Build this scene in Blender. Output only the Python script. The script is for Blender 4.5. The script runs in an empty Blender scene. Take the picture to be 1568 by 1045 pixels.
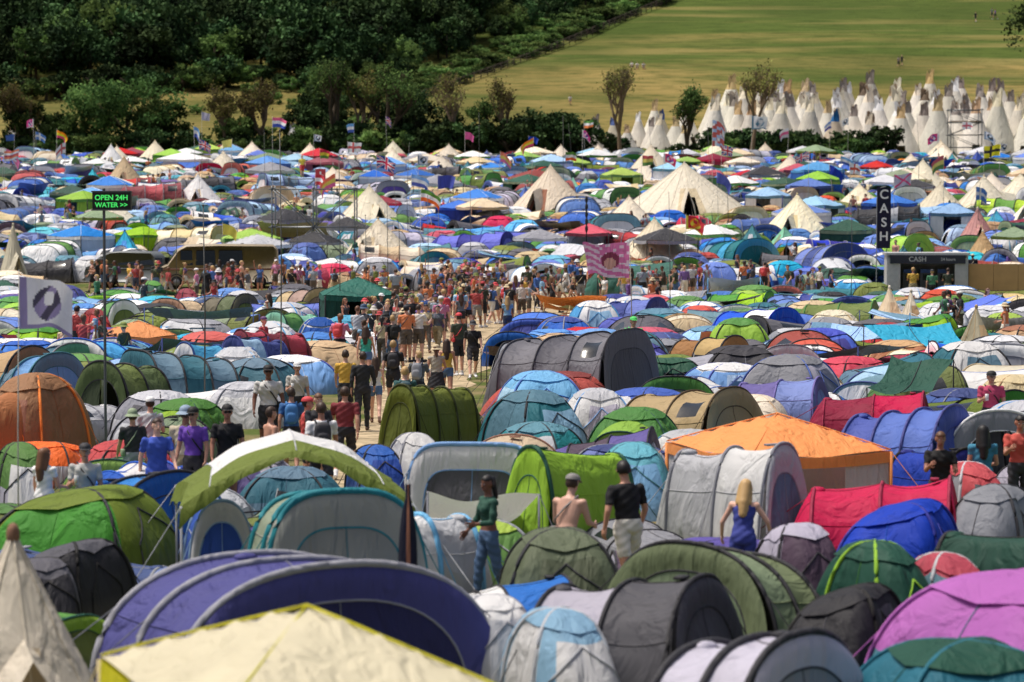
import bpy, math, random, time
import numpy as np
from mathutils import Vector, Matrix
T0=time.time()
R=random.Random(11)
sc=bpy.context.scene
col=sc.collection
# ------------------------------------------------------------------ terrain
CAMZ=5.4; F=1568*100/36.0; PITCH=math.atan(222.5/F)
_py=np.array([-400,0,150,160,181,218,272,335,350,400,450,520,700,1000,1700],float)
_pz=np.array([0,0,0,.35,1.65,4.4,7.0,9.6,10.4,17.3,27.1,42.4,80,125,160],float)
_yy=np.arange(-400,1701,1.0)
_zz=np.interp(_yy,_py,_pz)
_k=np.hanning(19);_k/=_k.sum()
_zz=np.convolve(np.pad(_zz,9,mode='edge'),_k,mode='valid')
def gz(x,y):
    return float(np.interp(y,_yy,_zz))
_cp,_sp=math.cos(PITCH),math.sin(PITCH)
def sightline(u,v,h=0.0):
    """ground position whose point h metres up lies on the survey bearing"""
    a=(u-784)/F; b=-(v-522.5)/F
    dx=a; dy=_cp+b*_sp; dz=-_sp+b*_cp
    y=8.0; prev=y
    while y<1500:
        t=y/dy
        if CAMZ+dz*t < gz(0,y)+h:
            lo,hi=prev,y
            for _ in range(18):
                m=(lo+hi)/2
                if CAMZ+dz*m/dy < gz(0,m)+h: hi=m
                else: lo=m
            y=(lo+hi)/2; break
        prev=y; y+=1.0
    return dx*y/dy, y
# ------------------------------------------------------------------ materials
def s2l(h):
    h=h.lstrip('#'); c=[int(h[i:i+2],16)/255 for i in (0,2,4)]
    return tuple(((x/12.92) if x<=.04045 else ((x+.055)/1.055)**2.4) for x in c)+(1,)
C=dict(navyblue='#2f3f8c',royal='#1c4eb0',blue='#286ac8',sky='#52a0dc',lblue='#96bedf',teal='#267484',slate='#5f889e',cyan='#30acc8',
 olive='#707d2f',green='#508c36',lime='#96c02c',sage='#829474',dkgreen='#1f5240',grey='#8d8f98',lgrey='#c2c4ca',lilac='#bcb8cb',
 white='#e6e6e6',dkgrey='#5a5a62',charcoal='#303036',red='#c4222e',dkred='#8e2630',orange='#f07c26',tan='#c0a276',brown='#9e704e',
 beige='#d2bd94',cream='#e8dcc2',purple='#624f9c',plum='#564558',magenta='#a840b2',peri='#6475c6',yellow='#e0d23e',black='#161618',
 pink='#e58aa8',hotpink='#dc4a86',mint='#76c0a2',skin='#c48c70',skin2='#ad745a',skin3='#7a4a34',skin4='#d6a48c',blonde='#b8935a',brownhair='#3c2718',
 blackhair='#141010',denim='#4a6a92',khaki='#9a8b68',wood='#8a6a42',metal='#8d9094',panewin='#20262c',ply='#b08a54',neon='#3fd860')
MC={}
def newmat(name):
    m=bpy.data.materials.new(name); m.use_nodes=True
    nt=m.node_tree; return m,nt,nt.nodes,nt.links,nt.nodes['Principled BSDF']
def fabric(cname,cheap=False):
    k='fab_'+cname+('_c' if cheap else '')
    if k in MC: return MC[k]
    c=s2l(C.get(cname,cname)); m,nt,N,L,P=newmat(k)
    tc=N.new('ShaderNodeTexCoord'); oi=N.new('ShaderNodeObjectInfo')
    add=N.new('ShaderNodeVectorMath'); add.operation='ADD'
    L.new(tc.outputs['Object'],add.inputs[0]); L.new(oi.outputs['Random'],add.inputs[1])
    n2=N.new('ShaderNodeTexNoise'); n2.inputs['Scale'].default_value=2.4; n2.inputs['Detail'].default_value=1.5 if cheap else 4; n2.inputs['Distortion'].default_value=.5
    mp=N.new('ShaderNodeMapping'); mp.inputs['Scale'].default_value=(1.5,.9,.4); L.new(add.outputs[0],mp.inputs[0]); L.new(mp.outputs[0],n2.inputs['Vector'])
    hs=N.new('ShaderNodeHueSaturation'); hs.inputs['Color'].default_value=c
    # sun-faded cloth: every tent has its own degree of fading and a slightly different dye
    ms_=N.new('ShaderNodeMapRange'); ms_.inputs[3].default_value=1.06; ms_.inputs[4].default_value=.8
    fr=N.new('ShaderNodeMath'); fr.operation='FRACT'; f7=N.new('ShaderNodeMath'); f7.operation='MULTIPLY'; f7.inputs[1].default_value=7.3
    L.new(oi.outputs['Random'],f7.inputs[0]); L.new(f7.outputs[0],fr.inputs[0]); L.new(fr.outputs[0],ms_.inputs[0]); L.new(ms_.outputs[0],hs.inputs['Saturation'])
    mh=N.new('ShaderNodeMapRange'); mh.inputs[3].default_value=.482; mh.inputs[4].default_value=.518
    f8=N.new('ShaderNodeMath'); f8.operation='MULTIPLY'; f8.inputs[1].default_value=13.1; fq=N.new('ShaderNodeMath'); fq.operation='FRACT'
    L.new(oi.outputs['Random'],f8.inputs[0]); L.new(f8.outputs[0],fq.inputs[0]); L.new(fq.outputs[0],mh.inputs[0]); L.new(mh.outputs[0],hs.inputs['Hue'])
    mr=N.new('ShaderNodeMapRange'); mr.inputs[3].default_value=.82; mr.inputs[4].default_value=1.12
    if cheap: L.new(n2.outputs['Fac'],mr.inputs[0])
    else:
        n1=N.new('ShaderNodeTexNoise'); n1.inputs['Scale'].default_value=1.3; n1.inputs['Detail'].default_value=5
        L.new(add.outputs[0],n1.inputs['Vector']); L.new(n1.outputs['Fac'],mr.inputs[0])
    mr2=N.new('ShaderNodeMapRange'); mr2.inputs[3].default_value=.82; mr2.inputs[4].default_value=1.15
    L.new(oi.outputs['Random'],mr2.inputs[0])
    mu=N.new('ShaderNodeMath'); mu.operation='MULTIPLY'; L.new(mr.outputs[0],mu.inputs[0]); L.new(mr2.outputs[0],mu.inputs[1])
    L.new(mu.outputs[0],hs.inputs['Value'])
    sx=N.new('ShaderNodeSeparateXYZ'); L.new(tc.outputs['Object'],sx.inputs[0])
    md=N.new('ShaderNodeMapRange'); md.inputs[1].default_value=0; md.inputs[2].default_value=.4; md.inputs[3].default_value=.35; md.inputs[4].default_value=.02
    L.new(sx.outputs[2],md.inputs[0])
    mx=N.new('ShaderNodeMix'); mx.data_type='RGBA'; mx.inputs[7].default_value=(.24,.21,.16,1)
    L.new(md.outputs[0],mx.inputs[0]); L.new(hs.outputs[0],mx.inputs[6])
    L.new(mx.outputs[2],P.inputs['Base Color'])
    P.inputs['Roughness'].default_value=.66; P.inputs['Specular IOR Level'].default_value=.26
    s1=N.new('ShaderNodeMath'); s1.operation='SUBTRACT'; s1.inputs[1].default_value=.5; L.new(n2.outputs['Fac'],s1.inputs[0])
    s2=N.new('ShaderNodeMath'); s2.operation='MULTIPLY'; L.new(s1.outputs[0],s2.inputs[0]); L.new(s1.outputs[0],s2.inputs[1])
    s3=N.new('ShaderNodeMath'); s3.operation='SQRT'
    s4=N.new('ShaderNodeMath'); s4.operation='ADD'; s4.inputs[1].default_value=.0012; L.new(s2.outputs[0],s4.inputs[0]); L.new(s4.outputs[0],s3.inputs[0])
    bp=N.new('ShaderNodeBump'); bp.inputs['Strength'].default_value=.95; bp.inputs['Distance'].default_value=.2
    L.new(s3.outputs[0],bp.inputs['Height']); L.new(bp.outputs[0],P.inputs['Normal'])
    if not cheap:
        tr=N.new('ShaderNodeBsdfTranslucent'); L.new(mx.outputs[2],tr.inputs['Color'])
        ms=N.new('ShaderNodeMixShader'); ms.inputs[0].default_value=.2
        L.new(P.outputs[0],ms.inputs[1]); L.new(tr.outputs[0],ms.inputs[2]); L.new(ms.outputs[0],N['Material Output'].inputs['Surface'])
    MC[k]=m; return m
def plain(cname,rough=.6,var=.15,metal=0,scale=6,emit=0):
    k='pl_%s_%s'%(cname,rough)
    if k in MC: return MC[k]
    c=s2l(C.get(cname,cname)); m,nt,N,L,P=newmat(k)
    tc=N.new('ShaderNodeTexCoord')
    n1=N.new('ShaderNodeTexNoise'); n1.inputs['Scale'].default_value=scale; n1.inputs['Detail'].default_value=4
    L.new(tc.outputs['Object'],n1.inputs['Vector'])
    oi=N.new('ShaderNodeObjectInfo'); mrr=N.new('ShaderNodeMapRange'); mrr.inputs[3].default_value=.8; mrr.inputs[4].default_value=1.15
    L.new(oi.outputs['Random'],mrr.inputs[0])
    hs=N.new('ShaderNodeHueSaturation'); hs.inputs['Color'].default_value=c; hs.inputs['Saturation'].default_value=.94
    mr=N.new('ShaderNodeMapRange'); mr.inputs[3].default_value=1-var*1.5; mr.inputs[4].default_value=1+var
    mm=N.new('ShaderNodeMath'); mm.operation='MULTIPLY'
    L.new(n1.outputs['Fac'],mr.inputs[0]); L.new(mr.outputs[0],mm.inputs[0]); L.new(mrr.outputs[0],mm.inputs[1]); L.new(mm.outputs[0],hs.inputs['Value']); L.new(hs.outputs[0],P.inputs['Base Color'])
    P.inputs['Roughness'].default_value=rough; P.inputs['Metallic'].default_value=metal
    bp=N.new('ShaderNodeBump'); bp.inputs['Strength'].default_value=.3; bp.inputs['Distance'].default_value=.02
    L.new(n1.outputs['Fac'],bp.inputs['Height']); L.new(bp.outputs[0],P.inputs['Normal'])
    if emit: 
        P.inputs['Emission Color'].default_value=c; P.inputs['Emission Strength'].default_value=emit
    MC[k]=m; return m
def leafmat(name,hexc,tr=.3):
    c=s2l(hexc); m,nt,N,L,P=newmat(name)
    g=N.new('ShaderNodeNewGeometry')
    n1=N.new('ShaderNodeTexNoise'); n1.inputs['Scale'].default_value=.16; n1.inputs['Detail'].default_value=2
    L.new(g.outputs['Position'],n1.inputs['Vector'])
    oi=N.new('ShaderNodeObjectInfo')
    hs=N.new('ShaderNodeHueSaturation'); hs.inputs['Color'].default_value=c; hs.inputs['Saturation'].default_value=.88
    mr=N.new('ShaderNodeMapRange'); mr.inputs[1].default_value=.3; mr.inputs[2].default_value=.7; mr.inputs[3].default_value=.5; mr.inputs[4].default_value=1.6
    L.new(n1.outputs['Fac'],mr.inputs[0])
    mr2=N.new('ShaderNodeMapRange'); mr2.inputs[3].default_value=.6; mr2.inputs[4].default_value=1.45
    L.new(oi.outputs['Random'],mr2.inputs[0])
    mr3=N.new('ShaderNodeMapRange'); mr3.inputs[3].default_value=.47; mr3.inputs[4].default_value=.515
    L.new(oi.outputs['Random'],mr3.inputs[0]); L.new(mr3.outputs[0],hs.inputs['Hue'])
    mu=N.new('ShaderNodeMath'); mu.operation='MULTIPLY'; L.new(mr.outputs[0],mu.inputs[0]); L.new(mr2.outputs[0],mu.inputs[1])
    L.new(mu.outputs[0],hs.inputs['Value']); L.new(hs.outputs[0],P.inputs['Base Color']); P.inputs['Roughness'].default_value=.8
    P.inputs['Specular IOR Level'].default_value=.05
    if tr>0:
        t=N.new('ShaderNodeBsdfTranslucent'); L.new(hs.outputs[0],t.inputs['Color'])
        ms=N.new('ShaderNodeMixShader'); ms.inputs[0].default_value=tr
        L.new(P.outputs[0],ms.inputs[1]); L.new(t.outputs[0],ms.inputs[2]); L.new(ms.outputs[0],N['Material Output'].inputs['Surface'])
    return m
# ------------------------------------------------------------------ mesh builder
class MB:
    def __init__(s): s.v=[];s.f=[];s.m=[]
    def grid(s,P,mat,skip=None,wrap=False):
        nu=len(P); nv=len(P[0]); b=len(s.v)
        for row in P:
            for p in row: s.v.append((float(p[0]),float(p[1]),float(p[2])))
        mf=mat if callable(mat) else (lambda i,j:mat)
        for i in range(nu-1):
            for j in range(nv-(0 if wrap else 1)):
                if skip and skip(i,j): continue
                j2=(j+1)%nv
                s.f.append((b+i*nv+j,b+i*nv+j2,b+(i+1)*nv+j2,b+(i+1)*nv+j)); s.m.append(mf(i,j))
    def tube(s,pts,r,mat,n=5,r2=None,cap=True):
        pts=[Vector(p) for p in pts]; b=len(s.v); k=len(pts)
        if r2 is None: r2=r
        for i,p in enumerate(pts):
            t=(pts[min(i+1,k-1)]-pts[max(i-1,0)])
            if t.length<1e-9: t=Vector((0,0,1))
            t.normalize()
            a=Vector((0,0,1)) if abs(t.z)<.9 else Vector((1,0,0))
            x=t.cross(a).normalized(); y=t.cross(x)
            rr=r+(r2-r)*i/max(1,k-1)
            for j in range(n):
                an=2*math.pi*j/n
                s.v.append(tuple(p+x*(math.cos(an)*rr)+y*(math.sin(an)*rr)))
        for i in range(k-1):
            for j in range(n):
                j2=(j+1)%n
                s.f.append((b+i*n+j,b+i*n+j2,b+(i+1)*n+j2,b+(i+1)*n+j)); s.m.append(mat)
        if cap:
            s.f.append(tuple(b+j for j in range(n))[::-1]); s.m.append(mat)
            s.f.append(tuple(b+(k-1)*n+j for j in range(n))); s.m.append(mat)
    def ell(s,c,rad,mat,M=None,nu=8,nv=12,e=1.0):
        P=[]
        for i in range(nu+1):
            ph=-math.pi/2+math.pi*i/nu
            row=[]
            for j in range(nv):
                th=2*math.pi*j/nv
                f=lambda q:math.copysign(abs(q)**e,q)
                cph=max(1e-3,math.cos(ph))
                p=Vector((rad[0]*f(cph)*f(math.cos(th)),rad[1]*f(cph)*f(math.sin(th)),rad[2]*f(math.sin(ph))))
                if M is not None: p=M@p
                row.append(p+Vector(c))
            P.append(row)
        b=len(s.v)
        s.grid(P,mat,wrap=True)
        s.f.append(tuple(b+j for j in range(nv))[::-1]); s.m.append(mat)
        s.f.append(tuple(b+nu*nv+j for j in range(nv))); s.m.append(mat)
    def box(s,c,d,mat,M=None,bev=0.0):
        x,y,z=d[0]/2,d[1]/2,d[2]/2; b=len(s.v)
        for sx,sy,sz in ((-1,-1,-1),(1,-1,-1),(1,1,-1),(-1,1,-1),(-1,-1,1),(1,-1,1),(1,1,1),(-1,1,1)):
            p=Vector((sx*x,sy*y,sz*z))
            if M is not None: p=M@p
            s.v.append(tuple(p+Vector(c)))
        for f in ((0,3,2,1),(4,5,6,7),(0,1,5,4),(1,2,6,5),(2,3,7,6),(3,0,4,7)):
            s.f.append(tuple(b+i for i in f)); s.m.append(mat)
    def mesh(s,name,mats=None,smooth=True):
        me=bpy.data.meshes.new(name); me.from_pydata(s.v,[],s.f)
        me.polygons.foreach_set('material_index',np.array(s.m,dtype=np.int32))
        me.polygons.foreach_set('use_smooth',np.full(len(s.f),smooth,dtype=bool))
        if mats:
            for m in mats: me.materials.append(m)
        me.update(); return me
def obj(name,me,loc=(0,0,0),yaw=0,scale=(1,1,1),parent=None):
    o=bpy.data.objects.new(name,me); col.objects.link(o)
    o.location=loc; o.rotation_euler=(0,0,yaw); o.scale=scale
    if parent: o.parent=parent
    return o
def recolour(me,mats):
    m2=me.copy(); m2.materials.clear()
    for m in mats: m2.materials.append(m)
    # clearing slots resets indices on some builds: restore them
    a=np.empty(len(me.polygons),dtype=np.int32); me.polygons.foreach_get('material_index',a); m2.polygons.foreach_set('material_index',a); m2.update()
    return m2
# ------------------------------------------------------------------ tents
# slots: 0 main 1 second 2 piping 3 front/door 4 window 5 groundsheet/inner
def arch(w,h,p,q,K):
    a=np.linspace(0,math.pi,K)
    x=w/2*np.sign(np.cos(a))*np.abs(np.cos(a))**p
    z=h*np.abs(np.sin(a))**q
    return a,x,z
def tunnel_mesh(W,L,H,hoops=3,front='wall',back='slope',sag=.05,pattern=(0,1),windows=False,seed=0,p=.85,q=.8,taper=.15,dooropen=False,peak=None,pr=.028):
    r=random.Random(seed); mb=MB(); K=29
    fe=.0 if front=='wall' else .22*L; be=.2*L if back=='slope' else 0
    y0=-L/2+fe; y1=L/2-be
    hp=[]
    for i in range(hoops):
        t=i/max(1,hoops-1)
        hh=H*(1-taper*t); ww=W*(1-taper*.6*t)
        if peak is not None:
            hh=H*(1-.22*abs(t-peak)*1.6); ww=W*(1-.1*abs(t-peak))
        hp.append((y0+(y1-y0)*t,ww,hh,r.uniform(-.04,.04)*W))
    def cs(y,w,h,sk):
        a,x,z=arch(w,h,p,q,K); return a,np.stack([x+sk*z/max(h,.1),np.full(K,y),z],1)
    for i in range(hoops-1):
        A=hp[i];B=hp[i+1]; n=9; P=[]; ph=r.uniform(0,6); ph2=r.uniform(0,6); ph3=r.uniform(0,6)
        for k in range(n):
            t=k/(n-1); y=A[0]+(B[0]-A[0])*t; w=A[1]+(B[1]-A[1])*t; h=A[2]+(B[2]-A[2])*t; sk=A[3]+(B[3]-A[3])*t
            a,pt=cs(y,w,h,sk); c=4*t*(1-t)
            f=1-sag*c*(.35+.65*np.sin(a)); wr=.014*c*np.sin(9*a+ph+2*t)+.010*c*np.sin(17*a+ph2)-.03*c*np.maximum(0,np.sin(2.5*a+ph3))
            pt[:,0]*=f+wr*.6; pt[:,2]*=f+wr
            P.append(pt)
        m=pattern[i%len(pattern)]
        def mf(ii,jj,m=m,i=i):
            if windows and i==0 and 2<=ii<=5 and (6<=jj<=9 or 18<=jj<=21): return 4
            return m
        mb.grid(P,mf)
        for j in (5,14,23):
            mb.tube([P[k][j]*np.array([1.003,1,1.004]) for k in range(n)],.009,2 if j==14 else 1,n=3,cap=False)
    for hpi in hp:
        a,pt=cs(*hpi); pt[:,2]*=1.008; pt[:,0]*=1.006
        mb.tube(pt,pr,2,n=6)
        for sgn,idx in ((1,7),(-1,K-8)):
            b=pt[idx]; e_=(b[0]+sgn*W*.38,b[1]+r.uniform(-.3,.3),.0)
            mb.tube([b,e_],.008,2,n=3,cap=False); mb.tube([(e_[0],e_[1],-.05),(e_[0]+sgn*.03,e_[1],.09)],.012,5,n=4)
    def slope(hh,sgn,ext,mat,doorm):
        P=[];n=9
        for k in range(n):
            t=k/(n-1); a,pt=cs(hh[0]+sgn*ext*(t**.9),hh[1]*(1-.38*t**1.5),hh[2]*(1-t**1.35)+.015,hh[3]*(1-t))
            P.append(pt)
        mb.grid(P,lambda i,j:(doorm if 9<=j<=18 else mat))
        for j in (9,19): mb.tube([P[k][j] for k in range(n)],.01,2,n=3,cap=False)
        b=P[2][14]; mb.tube([b,(b[0],b[1]+sgn*(ext+.9),0)],.008,2,n=3,cap=False)
    def wall(hh,sgn,mat,doorm,opening,lean):
        P=[];n=11;rr=[1,.96,.9,.82,.76,.68,.55,.42,.28,.14,0.02]
        a,pt=cs(*hh)
        for k in range(n):
            row=pt.copy(); row[:,0]*=rr[k]; row[:,2]*=rr[k]; row[:,1]+=sgn*(lean*(1-row[:,2]/hh[2]))+sgn*.03*math.sin(k)
            P.append(row)
        half=r.choice([0,1])
        mb.grid(P,lambda i,j:(doorm if i>=4 else mat),skip=(lambda i,j: i>=4 and ((j<14) if half else (j>=9))) if opening else None)
        mb.tube(P[4],.014,2,n=4)
        if not opening: mb.tube([P[k][14] for k in range(4,n)],.009,2,n=3,cap=False)
        if opening:
            q0=P[4][13 if half else 9]; mb.tube([q0,(q0[0],q0[1]+sgn*.04,q0[2]*.15)],.06,doorm,n=6)
    if front=='slope': slope(hp[0],-1,fe,1,3)
    else: wall(hp[0],-1,1,3,dooropen,.22)
    if back=='slope': slope(hp[-1],1,be,pattern[-1],pattern[-1])
    else: wall(hp[-1],1,1,1,False,.1)
    mb.box((0,(y0+y1)/2+.1,.02),(W*.86,(y1-y0)*.95,.03),5)
    a,pt=cs(hp[0][0]+(y1-y0)*.45,W*.86,H*.78,0); P=[pt*np.array([s_,1,s_]) for s_ in (1,.6,.05)]
    mb.grid(P,5)
    mb.ell((0,hp[-1][0]-.05,hp[-1][2]*.98),(.16,.12,.06),1,nu=4,nv=8)
    v0=hp[0]; mb.box((.0,v0[0]+.22,v0[2]*.985),(.22,.12,.03),2)
    return mb
def dome_mesh(W,D,H,seed=0,scheme='plain',porch=False,dooropen=False,e=.75,tilt=0,pr=.026,six=False):
    r=random.Random(seed); mb=MB(); N=56; M=15
    ph0=r.uniform(0,6)
    def S(th,ph):
        c,s_=math.cos(th),math.sin(th); n=3.4
        rad=1/((abs(c)/(W/2))**n+(abs(s_)/(D/2))**n)**(1/n)
        pole=math.sin(2*th)**2 if not six else math.cos(3*th)**2
        f=1-.14*(1-pole)*math.sin(2*ph)
        rr=rad*max(0,math.cos(ph))**e*f
        z=H*max(0,math.sin(ph))**.92*(1-.06*(1-pole)*math.sin(2*ph))
        z+=.014*math.sin(5*th+ph0)*math.sin(2*ph)+.010*math.sin(11*th+3*ph)*math.sin(2*ph)
        y=rr*s_
        z*=1+tilt*y/D
        return (rr*c,y,z)
    P=[[S(2*math.pi*(j+.5)/N,math.pi/2*i/(M-1)) for j in range(N)] for i in range(M)]
    def mf(i,j):
        th=math.degrees(2*math.pi*(j+.5)/N)
        d=(th-270+180)%360-180
        if abs(d)<28 and i<8: return 3
        if scheme=='lower' and i<4: return 1
        if scheme=='panels' and int(((th+45)%360)//90)%2==0: return 1
        if scheme=='top' and i>8: return 1
        if scheme=='lower2' and i<7 and int(((th+45)%360)//90)%2==0: return 1
        if scheme=='win' and abs(abs(d)-90)<14 and 3<=i<=6: return 4
        return 0
    sk=(lambda i,j: i<6 and abs(((math.degrees(2*math.pi*(j+.5)/N)-270+180)%360)-180)<20) if dooropen else None
    mb.grid(P,mf,skip=sk,wrap=True)
    angs=(45,135) if not six else (0,60,120)
    for a0 in angs:
        pts=[S(math.radians(a0),math.pi/2*i/18) for i in range(19)]+[S(math.radians(a0+180),math.pi/2*i/18) for i in range(17,-1,-1)]
        mb.tube([(x*1.01,y*1.01,z*1.012) for x,y,z in pts],pr,2,n=6)
        for a1 in (a0,a0+180):
            b=S(math.radians(a1),.75); mb.tube([b,(b[0]*1.75,b[1]*1.75,0)],.008,2,n=3,cap=False)
            mb.tube([(b[0]*1.75,b[1]*1.75,-.05),(b[0]*1.78,b[1]*1.78,.09)],.012,5,n=4)
    for a0 in (0,90,180):
        mb.tube([tuple(Vector(S(math.radians(a0),math.pi/2*i/14))*1.005) for i in range(14)],.008,1,n=3,cap=False)
    for dd in (-28,28):
        mb.tube([tuple(Vector(S(math.radians(270+dd*(1-max(0,i-5)/6.0)),math.pi/2*i/20))*1.008) for i in range(12)],.012,2,n=4)
    cap=[[ (Vector(S(2*math.pi*j/16,math.pi/2*t))*1.03) for j in range(16)] for t in (.66,.8,.92,.995)]
    mb.grid(cap,1 if seed%2 else 0,wrap=True)
    mb.box((0,0,.02),(W*.85,D*.85,.03),5)
    if porch:
        K=21; P=[]
        for k in range(8):
            t=k/7; w=W*(.86-.16*t); h=H*(.93-.18*t)*(1-.05*4*t*(1-t)); y=-D*.12-(D*.38+.55)*t
            a,x,z=arch(w,h,.85,.8,K); P.append(np.stack([x,np.full(K,y),z],1))
        mb.grid(P,1); mb.tube(P[-1],pr,2,n=6)
        Q=[P[-1]*np.array([s_,1,s_])-np.array([0,.1*(1-s_),0]) for s_ in (1,.9,.75,.6,.4,.2,.02)]
        mb.grid(Q,lambda i,j:3 if i>0 else 1,skip=(lambda i,j:i>0 and j>7) if dooropen else None)
    return mb
def bell_mesh(Rr,H,wall=.55,N=56,seed=0,scallop=16,door=True,open_=True):
    r=random.Random(seed); mb=MB(); P=[]
    M=14
    for i in range(M+1):
        t=i/M
        row=[]
        for j in range(N):
            th=2*math.pi*(j+.5)/N
            if t<.18: q=t/.18; rad=Rr*(1.0-.03*q); z=wall*q
            else:
                q=min(1.0,(t-.18)/.82); rad=Rr*.97*(1-q)**1.06+.03; z=wall+(H-wall)*q**.96
            sc_=1-.035*(1-abs(math.cos(scallop*th/2)))*max(0,math.sin(math.pi*min(1,t*1.4+.1)))*1.4
            rad*=sc_
            row.append((rad*math.cos(th),rad*math.sin(th),z))
        P.append(row)
    def dth(j): return abs(((math.degrees(2*math.pi*(j+.5)/N)-270+180)%360)-180)
    mb.grid(P,lambda i,j:3 if (dth(j)<14 and i<8) else 0,skip=(lambda i,j:dth(j)<9 and i<6) if open_ else None,wrap=True)
    for j in range(0,N,max(1,N//scallop)):
        mb.tube([tuple(Vector(P[i][j])*1.006) for i in range(2,M+1)],.012,0,n=4)
        b=Vector(P[3][j]); mb.tube([b,(b.x*1.4,b.y*1.4,0)],.008,2,n=3,cap=False)
    if door:
        hh=wall+ (H-wall)*.55
        for sg in (-1,1):
            mb.grid([[(sg*.55,-Rr*1.12,0),(sg*.28,-Rr*1.04,hh*.5),(0,-Rr*.95,hh*.86)],[(sg*.75,-Rr*.8,0),(sg*.5,-Rr*.72,hh*.5),(0,-Rr*.5,hh*.98)]],0)
    mb.ell((0,0,H+.02),(.07,.07,.12),1,nu=5,nv=8)
    mb.tube([(0,0,0),(0,0,H)],.03,5,n=6)
    mb.box((0,0,.02),(Rr*1.2,Rr*1.2,.03),5)
    return mb
def tipi_mesh(seed,Rr=2.4,H=5.4):
    r=random.Random(seed); mb=MB(); N=30;M=10; ax,ay=r.uniform(-.25,.25),r.uniform(-.1,.3)
    P=[]
    for i in range(M+1):
        t=i/M; rad=Rr*(1-t)**1.0+.13+.04*math.sin(9*t)
        P.append([(ax*t+rad*math.cos(2*math.pi*j/N)*(1-.03*math.cos(7*j)),ay*t+rad*math.sin(2*math.pi*j/N)*(1-.03*math.sin(5*j)),H*t) for j in range(N)])
    mb.grid(P,lambda i,j:(1 if i>=M-2 else 0),skip=lambda i,j:(i<2 and j in(22,23)),wrap=True)
    for k in range(11):
        a=2*math.pi*k/11+r.uniform(-.1,.1); l=r.uniform(.3,.9)
        d=Vector((ax-Rr*math.cos(a),ay-Rr*math.sin(a),H)); d.normalize()
        top=Vector((ax,ay,H)); mb.tube([top-d*.6,top+d*l],.045,2,n=4,r2=.025)
    sd=r.choice([-1,1])
    mb.grid([[(ax-.2,ay-.3,H*.84),(ax-.16,ay-.26,H*.96),(ax+sd*.05,ay-.15,H*1.07)],[(ax+.2,ay-.3,H*.84),(ax+.18,ay-.28,H*.98),(ax+sd*.3,ay-.1,H*1.13)],[(ax+sd*.5,ay-.2,H*.86),(ax+sd*.55,ay-.1,H*1.0),(ax+sd*.6,ay,H*1.1)]],1)
    for sg in(-1,1):
        mb.grid([[(ax+sg*.05,ay-.25,H*.78),(ax+sg*.1,ay-.3,H*.9),(ax+sg*.08,ay-.25,H*1.0)],[(ax+sg*.5,ay-.55,H*.82),(ax+sg*.55,ay-.45,H*.95),(ax+sg*.42,ay-.2,H*1.08)]],1)
    return mb
def gazebo_mesh(W,D,H,seed=0,walls=True,e=.72):
    mb=MB(); n=13; hw=H*e
    P=[]
    for i in range(n):
        row=[]
        for j in range(n):
            x=(i/(n-1)*2-1);y=(j/(n-1)*2-1)
            m=max(abs(x),abs(y)); o=min(abs(x),abs(y))
            z=hw+(H-hw)*max(0,1-m)**.95-(.06*(1-o)**2*m**4)+.03*abs(o/m if m>0 else 0)
            row.append((x*W/2,y*D/2,z))
        P.append(row)
    mb.grid(P,0)
    for sx,sy in((-1,-1),(1,-1),(1,1),(-1,1)):
        mb.tube([(sx*W/2,sy*D/2,0),(sx*W/2,sy*D/2,hw)],.03,2,n=6)
        mb.tube([(sx*W/2*(1-k/6),sy*D/2*(1-k/6),hw+(H-hw)*max(0,k/6)**.95+.034-.02*k/6) for k in range(7)],.012,1,n=4)
        mb.tube([(sx*W/2,sy*D/2,hw),(sx*W*.75,sy*D*.75,0)],.008,2,n=3,cap=False)
    for (a,b) in (((-1,-1),(1,-1)),((1,-1),(1,1)),((1,1),(-1,1)),((-1,1),(-1,-1))):
        rows=[]
        for k in range(9):
            t=k/8; x=(a[0]+(b[0]-a[0])*t)*W/2*1.005; y=(a[1]+(b[1]-a[1])*t)*D/2*1.005
            top=hw-.06*4*t*(1-t)*.9
            rows.append([(x,y,top+.01),(x*1.005,y*1.005,top-.17)])
        mb.grid(rows,1)
    if walls:
        for (a,b,m) in (((1,-1),(1,1),3),((1,1),(-1,1),3),((-1,1),(-1,-1),3),((-1,-1),(-.4,-1),3),((.35,-1),(1,-1),3)):
            rows=[]
            for k in range(13):
                t=k/12; x=(a[0]+(b[0]-a[0])*t)*W/2*.985; y=(a[1]+(b[1]-a[1])*t)*D/2*.985; w=.03*math.sin(k*2.2)
                rows.append([(x+w,y+w,0.03),(x-w,y+w,hw*.5),(x,y,hw-.03)])
            mb.grid(rows,m)
    return mb
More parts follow.
